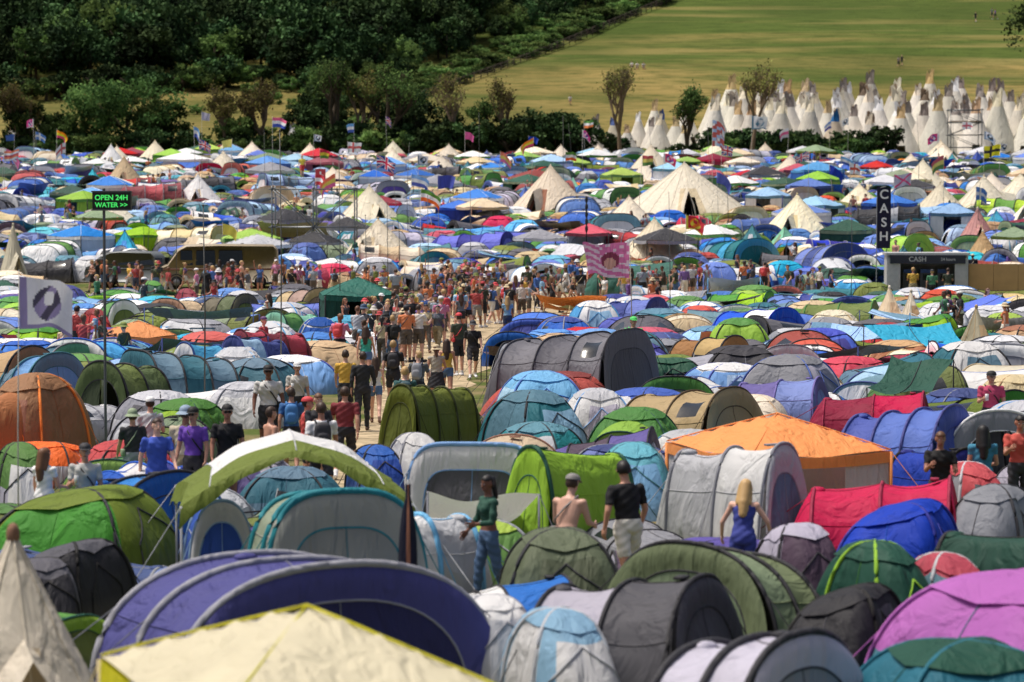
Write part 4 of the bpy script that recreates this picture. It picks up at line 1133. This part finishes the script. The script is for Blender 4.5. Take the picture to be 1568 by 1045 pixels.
HC=['brownhair','brownhair','blackhair','blonde','#6a4426']
def person(var,u,vh,yaw,top,bot,hairc=None,acc='charcoal',h=None,skin=None,xy=None):
    h=h or rnd_h(var)
    x,y_=xy if xy else sightline(u,vh,h if var!='m_sit' else h*.6)
    return place(var,outfit(var,top,bot,hairc or R.choice(HC),acc,skin or R.choice(SK)),x,y_,yaw,h)
person('h_green',748,731,-62,'#245545','denim','blackhair',skin='skin3',h=1.70)
person('h_bare',866,731,150,'white','charcoal','brownhair','#8a8684',skin='skin4',h=1.76)
person('h_black',962,710,-150,'#16161a','#e0dccf','blackhair',skin='skin',h=1.84)
person('h_blonde',1138,738,168,'#26348a','#26348a','blonde',skin='skin4',h=1.68)
L1=[('m_hat',203,625,200,'#2c2e32','grey','sage'),('m_walk',240,638,20,'#1f47b0','#1f47b0','blue'),('m_hat',284,620,170,'#c4b8a0','khaki','#8aa0b8'),('m_shade',296,628,-15,'#6a35b5','charcoal','black'),
('m_shade',348,624,10,'#1b1c20','charcoal','black'),('m_cap',230,612,180,'#b8bcc0','grey','white'),('f_stand',68,690,150,'white','white','black'),('m_cap',130,684,10,'#c9c9c6','grey','charcoal'),
('m_shade',411,563,5,'#d8d6d2','charcoal','black'),('m_cap',455,558,10,'#c8c4bc','charcoal','white'),('m_pack',446,592,185,'#2566a8','charcoal','#2f80c8'),('m_pack',492,614,190,'#dcdcdc','charcoal','charcoal'),
('m_walk',528,590,175,'#7a2028','#26262c','red'),('m_bare',414,625,120,'white','white','grey'),('m_cap',470,612,90,'#c23a36','charcoal','red'),('m_phone',487,606,20,'#2a2a30','charcoal','red'),
('m_walk',529,534,180,'#d8a828','#24262c','red'),('f_walk',575,545,182,'#dad6d0','denim','red'),('m_jeans',555,540,185,'#2a2c30','charcoal','red'),('m_pack',602,520,180,'#202228','charcoal','charcoal'),
('m_turn',640,540,170,'#5a5e62','#2a2c32','grey'),('f_walk',684,518,180,'#d8b02e','denim','red'),('f_skirt',668,530,185,'#b8b0a0','charcoal','beige'),('m_hat',724,490,5,'#1a1b1f','charcoal','charcoal'),
('f_walk',560,498,175,'#2aa08a','denim','red'),('m_hat',572,468,0,'#22262c','#22262c','#c8c4b8'),('m_pack',620,560,185,'#2e5a5a','charcoal','#31505a'),
('m_cap',970,488,10,'#3fd860','#3fd860','#3fd860'),('m_cap',1518,572,0,'#c03060','charcoal','black'),('m_phone',1440,665,0,'black','charcoal','black'),('f_stand',1505,655,180,'#2a80a0','charcoal','black'),('m_phone',1562,640,0,'#c04030','charcoal','grey')]
for v_,u,vh,yw,t_,b_,ac in L1: person(v_,u,vh,yw,t_,b_,None,ac)
tops=['#1c1d22','#1c1d22','#e0deda','#e0deda','#d6d2cc','#2a2c34','#b8bcc2','#a83a3a','#d0a434','#3464b0','#c8769c','#43805c','#7356a0','#c8b890','#5c6470','#30343c','#d87a40','#80b0d4','#8c9aa8','#3c4638','#a89a88']
bots=['#24262c','#24262c','denim','#34415a','khaki','#8a8a8a','#e0dccf','#5a5148']
accs=['charcoal','#2f4a6a','red','olive','white','beige','black','#5a3a6a']
gen=['m_walk','m_pack','f_walk','f_stand','m_cap','m_hat','f_pack','m_bare','f_long','m_shade','m_phone','m_jeans','f_skirt','f_wave','m_turn']
wardrobe=[(v,outfit(v,R.choice(tops),R.choice(bots),R.choice(HC),R.choice(accs),R.choice(SK))) for v in gen for _ in range(2 if v=='f_wave' else 6)]
placed=[]
def tryp(x,y_,yaw):
    for a,b in placed:
        if math.hypot(a-x,b-y_)<.36: return
    placed.append((x,y_))
    v,me=R.choice(wardrobe); place(v,me,x,y_,yaw,rnd_h(v))
def cluster(x,y_,yaw):
    for _ in range(R.choice([1,2,2,3,4,5])): tryp(x+R.gauss(0,.55),y_+R.gauss(0,.6),yaw+R.gauss(0,22))
for k in range(34):
    y_=R.uniform(100,140); t=(y_-100)/40
    cx=-4.1+t*1.8; w=1.3+t*3.4
    cluster(cx+R.uniform(-w,w),y_,R.choice([0,180,180,90]))
for k in range(58):
    x=R.choice([R.uniform(-7,9),R.uniform(-7,5),R.uniform(-20,-7),R.uniform(5,16)])
    cluster(x,R.uniform(139.5,154),R.choice([90,-90,0,180]))
for k in range(7): cluster(R.uniform(van2[0]-3,van1[0]+4),R.uniform(150,van1[1]-2),R.uniform(0,360))
for k in range(5):
    y_=R.uniform(82,99); t=(y_-80)/18; cluster(-4.9+t*.9+R.uniform(-.9,.9),y_,R.choice([0,180,180]))
for k in range(120):
    y_=R.uniform(80,320); x=R.uniform(-.18,.18)*y_
    if R.random()<.35: x=-abs(x)
    if not near(x,y_,-.3): cluster(x,y_,R.uniform(0,360)) if R.random()<.3 else tryp(x,y_,R.uniform(0,360))
for u,v_ in ((968,98),(976,99),(985,99),(873,150),(1180,150)): person('m_sit',u,v_,R.uniform(-40,40),'#dcdcd8','charcoal',h=1.75)
for u,v_ in ((1519,12),(1524,14),(1381,84),(1376,86),(1494,18)): person('m_walk',u,v_,R.uniform(0,360),R.choice(tops),'charcoal',h=1.78)
print('people',time.time()-T0)
# ------------------------------------------------------------------ text helper
def text_into(mb,body,size,M,mat,depth=.01):
    cu=bpy.data.curves.new('t','FONT'); cu.body=body; cu.size=size; cu.align_x='CENTER'; cu.align_y='CENTER'; cu.extrude=depth; cu.offset=size*.02
    o=bpy.data.objects.new('t',cu); col.objects.link(o)
    dg=bpy.context.evaluated_depsgraph_get(); me=bpy.data.meshes.new_from_object(o.evaluated_get(dg)); b=len(mb.v)
    for v in me.vertices: mb.v.append(tuple(M@v.co))
    for p in me.polygons: mb.f.append(tuple(b+i for i in p.vertices)); mb.m.append(mat)
    bpy.data.objects.remove(o); bpy.data.meshes.remove(me)
RX=Matrix.Rotation(math.radians(90),4,'X')
# ------------------------------------------------------------------ flags
def flag_obj(name,u,v,d,W,Hh,pat,mats,lean=0,dirx=1,seed=0,polecol='#b8b4a8',above=.1,droop=.25,pr=.018,yaw=0):
    x=(u-784)/F*d; b=-(v-522.5)/F; ztop=CAMZ+(-_sp+b*_cp)/(_cp+b*_sp)*d; z=gz(x,d); Ht=ztop-z
    mb=MB(); nu,nv=36,24; r=random.Random(seed); ph=r.uniform(0,6); P=[]
    lx=lean
    for i in range(nu+1):
        row=[]
        s_=i/nu
        for j in range(nv+1):
            t=j/nv
            row.append((lx+dirx*s_*W*(1-.1*s_-.10*t*s_),.16*W*math.sin(5.5*s_+ph+1.6*t)*s_**.6,Ht-t*Hh*(1-.14*s_)-droop*W*s_*s_+.05*W*math.sin(7*s_+ph+t)*s_))
        P.append(row)
    nm=len(mats)
    mb.grid(P,lambda i,j:pat((i+.5)/nu,(j+.5)/nv))
    mb.tube([(0,0,-.1),(lx*.25,0,Ht*.5),(lx,0,Ht+above)],pr*1.3,nm,n=6,r2=pr*.6)
    obj(name,mb.mesh(name,[fabric(m) for m in mats]+[plain(polecol,.5)]),(x,d,z),math.radians(yaw))
def uj(s,t):
    x=abs(s-.5);y=abs(t-.5)
    if x<.05 or y<.1: return 0
    if x<.085 or y<.17: return 1
    dg=abs(x-y*1.0)
    if dg<.035: return 0
    if dg<.09: return 1
    return 2
def cross(s,t): return 1 if (abs(s-.38)<.07 or abs(t-.5)<.11) else 0
def hst(s,t): return int(t*3)
def solid(s,t): return 0
def pinkf(s,t):
    if (s-.36)**2/.03+(t-.5)**2/.06<1:
        if (s-.36)**2/.013+(t-.58)**2/.026<1: return 3
        return 2
    if s<.55 and t<.6: return 1 if (int(s*16)+int(t*12))%3==0 and (int(s*16)%2==0) else 0
    return int((t+s*.25)*9)%2
flag_obj('pink_striped_flag',968,372,96,1.9,1.2,pinkf,['#e07ba6','#ecd0dc','#8a3a4c','#e0b09a'],dirx=-1,lean=-.1,seed=3,droop=.04,yaw=-18)
def printed(s,t):
    x=s-.5;y=t-.5
    if (x/.3)**2+(y/.36)**2<1:
        if (x/.12)**2+((y+.1)/.16)**2<1: return 0
        return 2 if math.sin(14*x+9*y)>0 else 1
    if s<.12 or t>.9: return 1
    return 0
flag_obj('printed_flag',24,424,40,.95,.74,printed,['#e4e2ec','#8f7fb8','#4a4460'],dirx=1,seed=9,droop=.22,lean=.05,yaw=30,pr=.01)
flag_obj('union_flag',306,214,215,1.0,.75,uj,['red','white','navyblue'],seed=1,dirx=1,droop=.5)
flag_obj('union_flag',577,238,200,1.5,.9,uj,['red','white','navyblue'],seed=2,dirx=1,droop=.4)
flag_obj('england_flag',533,218,220,1.2,.8,cross,['white','red'],seed=4,droop=.1)
flag_obj('pink_flag',712,202,225,.8,.6,solid,['hotpink'],seed=5,droop=.4)
flag_obj('festival_flag',418,180,230,1.3,.8,hst,['hotpink','white','royal'],seed=6,droop=.2)
flag_obj('festival_flag',1150,178,235,1.5,1.1,printed,['white','slate','lgrey'],seed=7,droop=.1)
flag_obj('union_flag',1104,222,215,1.0,.8,uj,['red','white','navyblue'],seed=8,droop=.3)
flag_obj('red_banner_flag',1090,184,205,1.0,1.9,lambda s,t:(1 if (int(t*9)+int(s*3))%3==0 else (2 if (int(t*5)+int(s*5))%5==0 else 0)),['red','lblue','white'],seed=10,droop=.6)
flag_obj('festival_flag',1368,268,195,1.4,.9,lambda s,t:1 if abs(abs(s-.5)-abs(t-.5))<.08 else 0,['lilac','hotpink'],seed=11,droop=-.1)
flag_obj('yellow_cross_flag',1505,224,235,1.6,1.0,cross,['yellow','charcoal'],seed=12,droop=-.1)
flag_obj('rainbow_flag',8,232,225,1.3,.8,lambda s,t:int(t*5)%3,['orange','white','red'],seed=13,droop=-.1)
flag_obj('white_flag',310,172,240,.8,.7,solid,['lilac'],seed=14)
flag_obj('festival_flag',1050,330,165,1.2,.8,printed,['red','yellow','orange'],seed=19,droop=.4)
sets=[(uj,['red','white','navyblue']),(cross,['white','red']),(hst,['white','hotpink','lgrey']),(hst,['green','white','orange']),(solid,['royal']),(hst,['red','white','red']),(printed,['white','slate','charcoal']),
 (hst,['sky','white','royal']),(solid,['yellow']),(cross,['blue','white']),(printed,['hotpink','white','purple']),(hst,['orange','yellow','hotpink']),(hst,['red','yellow','green'])]
for k in range(46):
    d=R.uniform(150,318); u=R.uniform(-60,1630); zf=R.uniform(3.4,5.8); x=(u-784)/F*d
    if onpath(x,d): continue
    pt,cs_=R.choice(sets); q=(gz(x,d)+zf-CAMZ)/d
    b=(q*_cp+_sp)/(_cp-q*_sp); v=522.5-b*F
    flag_obj('festival_flag',u,v,d,R.uniform(.8,1.4),R.uniform(.6,.9),pt,cs_,dirx=R.choice([1,1,-1]),seed=30+k,droop=R.uniform(0,.8),lean=R.uniform(-.3,.3),yaw=R.uniform(-40,40))
for k in range(16):
    d=R.uniform(95,300); x=R.uniform(-.175,.175)*d
    if onpath(x,d,.5): continue
    h_=R.uniform(4.2,7.5); mb=MB(); mb.tube([(0,0,0),(R.uniform(-.1,.1),0,h_*.5),(R.uniform(-.3,.3),0,h_)],.026,0,n=6,r2=.01); mb.ell((0,0,.05),(.06,.06,.05),0,nu=4,nv=6)
    obj('flag_pole',mb.mesh('flag_pole',[plain('#5c5c58',.5)]),(x,d,gz(x,d)))
for u,vt,vb in ((313,315,650),(430,200,600),(520,240,520),(270,280,470),(593,310,480),(560,330,500),(862,178,330),(405,200,330),(1303,300,470),(655,300,460),(720,280,440)):
    x,y_=sightline(u,vb); b=-(vt-522.5)/F; zt=CAMZ+(-_sp+b*_cp)/(_cp+b*_sp)*y_
    mb=MB(); z=gz(x,y_); mb.tube([(0,0,0),(.03,0,(zt-z)*.5),(0,0,zt-z)],.024,0,n=6,r2=.013); mb.ell((0,0,zt-z),(.03,.03,.03),0,nu=4,nv=6)
    obj('flag_pole',mb.mesh('flag_pole',[plain('#5c5c58',.5)]),(x,y_,z))
x,y_=sightline(625,735,2.1); mb=MB()
mb.tube([(0,0,0),(0,0,2.1)],.02,1,n=6); rows=[]
for k in range(12):
    t=k/11; rr=.03+.075*max(0,math.sin(math.pi*min(1,t*1.1)))**.7
    rows.append([(rr*math.cos(2*math.pi*j/14)*(1+.15*math.sin(j*3)),rr*math.sin(2*math.pi*j/14),.35+1.7*t) for j in range(14)])
mb.grid(rows,lambda i,j:2 if j in(3,10) else 0,wrap=True)
obj('furled_parasol',mb.mesh('furled_parasol',[fabric('#151c33'),plain('metal',.4),fabric('#b4613a')]),(x,y_,0))
x,y_=sightline(162,700); s=F/y_
zt=(700-292)/s*1.0
mb=MB(); mb.tube([(0,0,0),(0,0,zt+.05)],.03,0,n=8)
mb.box((.17,0,zt-.2),(.80,.12,.40),1); mb.box((.17,-.066,zt-.39),(.84,.02,.03),0); mb.box((.17,-.066,zt-.01),(.84,.02,.03),0)
M=Matrix.Translation((.17,-.072,zt-.14))@RX; text_into(mb,'OPEN 24H',.15,M,2,.004)
M=Matrix.Translation((.17,-.072,zt-.29))@RX; text_into(mb,'WATER >>',.14,M,2,.004)
obj('led_message_sign',mb.mesh('led_message_sign',[plain('#55585c',.5),plain('black',.5),plain('neon',.5,emit=.8)],False),(x,y_,0),math.radians(-4))
# CASH kiosk
kx,ky=kiosk; mb=MB(); w,h,dp=4.0,2.45,2.4
mb.box((0,dp/2,.18),(w,dp,.12),1); mb.box((0,dp/2+.03,h+.06),(w+.16,dp+.2,.12),0)
mb.box((0,dp,h/2+.12),(w-.1,.08,h-.24),0)
for sx in(-1,1): mb.box((sx*(w/2-.05),dp/2,h/2+.12),(.1,dp-.1,h-.24),0)
mb.box((-w/2+.38,.05,h/2+.05),(.56,.09,h-.36),0); mb.box((w/2-.38,.05,h/2+.05),(.56,.09,h-.36),0)
mb.box((0,-.02,h-.2),(w-.3,.16,.42),2)
for k in(-.85,0,.85):
    mb.box((k,1.0,1.0),(.62,.5,1.5),1); mb.box((k,.74,1.35),(.36,.02,.28),3); mb.box((k,.72,1.05),(.4,.10,.05),1); mb.box((k,.74,1.65),(.58,.03,.18),4)
mb.box((0,.2,.35),(2.7,.3,.2),1)
for sx in(-1,1):
    mb.tube([(sx*.9,dp*.5,-.02),(sx*.9,dp*.5,.2)],.1,3,n=8)
text_into(mb,'CASH',.34,Matrix.Translation((-.5,-.108,h-.2))@RX,0,.004); text_into(mb,'24 hours',.2,Matrix.Translation((1.0,-.108,h-.2))@RX,0,.004)
obj('cash_machine_kiosk',mb.mesh('cash_machine_kiosk',[plain('#c4c6c7',.5),plain('#5a5d62',.5),plain('#1c2236',.5),plain('#10141a',.2),plain('#2a5aa8',.5)],False),(kx,ky,0),math.radians(-4))
for dx_ in(-.8,.1,.9): person(R.choice(['m_phone','f_stand','m_cap']),0,0,180,R.choice(tops),R.choice(bots),xy=(kx+dx_,ky-.6+R.uniform(-.3,.2)))
mb=MB()
for k in range(5):
    mb.box((k*1.22,0,1.02),(1.20,.02,2.0),0); mb.box((k*1.22-.6,.07,1.0),(.07,.1,2.0),1)
mb.box((2.4,.06,1.7),(6,.06,.09),1); mb.box((2.4,.06,.4),(6,.06,.09),1)
obj('plywood_hoarding',mb.mesh('plywood_hoarding',[plain('ply',.8,scale=2),plain('wood',.8)],False),(kx+2.7,ky+.3,0),math.radians(-3))
bx,by=sightline(1352,470); s=F/by; zt=(470-286)/s; mb=MB()
mb.tube([(-.33,0,0),(-.33,0,zt*.9),(-.15,0,zt-.05),(.1,0,zt)],.025,1,n=6)
rows=[]
for k in range(20):
    t=k/19; z=zt-3.0*t
    rows.append([(x_,.05*math.sin(4*t+x_*3),z-(.12*(x_+.33) if t<.1 else 0)) for x_ in np.linspace(-.33,.36*(1-.5*max(0,t-.75)),6)])
mb.grid(rows,0)
for i,ch in enumerate('CASH'):
    text_into(mb,ch,.62,Matrix.Translation((.01,-.09,zt-.4-.68*i))@RX,2,.004)
obj('cash_feather_banner',mb.mesh('cash_feather_banner',[fabric('#1b2038'),plain('metal',.4),plain('white',.6)],False),(bx,by,0))
x,y_=sightline(491,330); mb=MB(); z=gz(x,y_); mb.tube([(0,0,0),(0,0,3.4)],.04,1,n=6); mb.box((0,-.05,2.9),(.75,.05,1.1),0); mb.box((0,-.08,2.95),(.12,.01,.6),2); mb.box((0,-.083,2.95),(.4,.01,.12),2)
obj('red_first_aid_sign',mb.mesh('red_first_aid_sign',[plain('red',.5),plain('metal',.4),plain('white',.5)],False),(x,y_,z))
x,y_=sightline(898,400); mb=MB(); z=gz(x,y_); mb.tube([(0,0,0),(0,0,4.0)],.04,0,n=6)
for k in range(5): mb.ell((0,0,2.0+k*.45),(.10,.10,.24),0,nu=5,nv=8)
obj('totem_pole',mb.mesh('totem_pole',[plain('black',.6)]),(x,y_,z))
x,y_=sightline(603,470); mb=MB(); mb.tube([(-.3,0,0),(-.3,0,1.5)],.03,1,n=6); mb.tube([(.3,0,0),(.3,0,1.5)],.03,1,n=6); mb.box((0,-.05,1.2),(.85,.03,.55),0); text_into(mb,'CAMPING',.16,Matrix.Translation((0,-.07,1.25))@RX,2,.003)
obj('yellow_notice_board',mb.mesh('yellow_notice_board',[plain('yellow',.6),plain('metal',.4),plain('black',.5)],False),(x,y_,0))
# ------------------------------------------------------------------ scaffolds
def scaffold(name,u,d,w,h,dp,lifts,deck=True):
    x=(u-784)/F*d; z=gz(x,d); mb=MB(); nb=max(1,int(w/2.2))
    for yy_ in(0,dp):
        for k in range(nb+1):
            px=-w/2+w*k/nb; mb.tube([(px,yy_,0),(px,yy_,h+.3)],.05,0,n=6)
        for l in range(lifts+1):
            zz=h*l/lifts+.1; mb.tube([(-w/2-.2,yy_,zz),(w/2+.2,yy_,zz)],.045,0,n=6)
        for k in range(nb):
            for l in range(lifts):
                a=-w/2+w*k/nb; b=-w/2+w*(k+1)/nb
                if (k+l)%2: a,b=b,a
                mb.tube([(a,yy_-.06,h*l/lifts+.1),(b,yy_-.06,h*(l+1)/lifts+.1)],.035,0,n=5)
    for k in range(nb+1):
        px=-w/2+w*k/nb
        for l in range(lifts+1): mb.tube([(px,-.2,h*l/lifts+.16),(px,dp+.2,h*l/lifts+.16)],.045,0,n=6)
    if deck:
        for j in range(5): mb.box((0,dp*(j+.5)/5,h*(lifts-1)/lifts+.25),(w,dp/5-.02,.05),1)
    obj(name,mb.mesh(name,[plain('#6f7377',.4,metal=.6),plain('wood',.8)],True),(x,d,z))
scaffold('scaffold_tower',1478,332,3.6,5.8,2.5,4)
scaffold('scaffold_frame',480,172,5.0,4.6,2.5,2,False)
scaffold('lifeguard_platform',463,232,2.2,1.6,1.5,1,True)
x=(463-784)/F*232.7; o=person('m_walk',0,0,10,'yellow','red',xy=(x,232.8)); o.location.z+=1.75
# ------------------------------------------------------------------ vehicles
def van_mesh(L=5.2,W=1.95,H=2.2,body=0,low=.35):
    mb=MB()
    prof=[(-L/2+.08,low),(-L/2,.75),(-L/2+.08,1.15),(-L/2+.45,1.3),(-L/2+1.05,H*.9),(-L/2+1.5,H),(0,H+.04),(L/2-.3,H),(L/2-.05,H-.25),(L/2,1.2),(L/2,.6),(L/2-.05,low)]
    rows=[]
    for f in(-1,-.97,-.85,0,.85,.97,1):
        rows.append([(x*(1-.012*(abs(f)>.9)),f*(W/2-(.10 if z>1.3 else 0)*(z-1.2)),low+(z-low)*(1 if abs(f)<.9 else (.985 if abs(f)<.99 else .955))) for x,z in prof])
    mb.grid(rows,0,wrap=True)
    for f in(0,len(rows)-1):
        b=f*len(prof); mb.f.append(tuple(b+j for j in range(len(prof)))); mb.m.append(0)
    for sy in(-1,1):
        yw=sy*(W/2-.045)
        for x0,x1 in ((-L/2+1.15,-L/2+1.85),(-L/2+2.0,-L/2+3.1),(-L/2+3.25,-L/2+4.6)):
            mb.grid([[(x0,yw+sy*.035,1.28),(x1,yw+sy*.035,1.28)],[(x0+.04,yw-sy*.035,H-.32),(x1-.04,yw-sy*.035,H-.32)]],1)
        mb.box((0,sy*(W/2+.004),1.05),(L*.93,.02,.10),2)
        for wx in(-L/2+.95,L/2-1.05):
            mb.tube([(wx,sy*(W/2-.22),.34),(wx,sy*(W/2+.02),.34)],.34,3,n=20); mb.tube([(wx,sy*(W/2+.01),.34),(wx,sy*(W/2+.03),.34)],.19,4,n=14)
            mb.tube([(wx+.42*math.cos(a),sy*(W/2+.005),.36+.42*math.sin(a)) for a in np.linspace(0,math.pi,10)],.03,3,n=5)
    mb.grid([[(-L/2+.46,-W/2+.16,1.36),(-L/2+.46,W/2-.16,1.36)],[(-L/2+.98,-W/2+.22,H*.9-.06),(-L/2+.98,W/2-.22,H*.9-.06)]],1)
    mb.v[-4:]=[(v[0]-.03,v[1],v[2]+.02) for v in mb.v[-4:]]
    for sy in(-1,1): mb.ell((-L/2-.0,sy*.68,.85),(.05,.13,.13),4); mb.ell((L/2,sy*.8,.95),(.03,.07,.16),5)
    mb.box((-L/2-.05,0,.48),(.12,W,.16),4); mb.box((L/2+.04,0,.48),(.12,W,.16),4)
    return mb
vm=van_mesh(6.6,2.1,2.4); obj('campervan',vm.mesh('campervan',[plain('#b9a98c',.35),plain('panewin',.1),plain('#7a4a34',.5),plain('black',.8),plain('metal',.3),plain('red',.3)]),(van1[0],van1[1],gz(0,van1[1])),math.radians(8))
vm=van_mesh(4.2,1.8,2.0); obj('off_road_vehicle',vm.mesh('off_road_vehicle',[plain('#6a6f70',.4),plain('panewin',.1),plain('#3f4446',.5),plain('black',.8),plain('metal',.3),plain('red',.3)]),(van2[0],van2[1]+.5,gz(0,van2[1])),math.radians(-12))
# ------------------------------------------------------------------ light, sky, camera
w=bpy.data.worlds.new('World'); sc.world=w; w.use_nodes=True; N=w.node_tree.nodes; L=w.node_tree.links
sky=N.new('ShaderNodeTexSky'); sky.sky_type='NISHITA'; sky.sun_disc=False
sp=Vector((-.38,.06,1.0)).normalized(); el=math.asin(sp.z); az=math.atan2(sp.x,sp.y)
sky.sun_elevation=el; sky.sun_rotation=az; sky.air_density=.9; sky.dust_density=7.0
L.new(sky.outputs[0],N['Background'].inputs[0]); N['Background'].inputs[1].default_value=.12
sl=bpy.data.lights.new('sun','SUN'); sl.energy=3.0; sl.angle=math.radians(4); sl.color=(1,.95,.87)
so=bpy.data.objects.new('sun',sl); col.objects.link(so); so.rotation_euler=(-sp).to_track_quat('-Z','Y').to_euler()
cd=bpy.data.cameras.new('camera'); co_=bpy.data.objects.new('camera',cd); col.objects.link(co_)
cd.lens=100; cd.sensor_width=36; cd.clip_end=4000; cd.clip_start=.5
co_.location=(0,0,CAMZ); co_.rotation_euler=(math.radians(90)-PITCH,0,0)
cd.dof.use_dof=True; cd.dof.focus_distance=74; cd.dof.aperture_fstop=1.9
sc.camera=co_
sc.view_settings.view_transform='Standard'; sc.view_settings.look='None'; sc.view_settings.exposure=0
print('total',time.time()-T0)
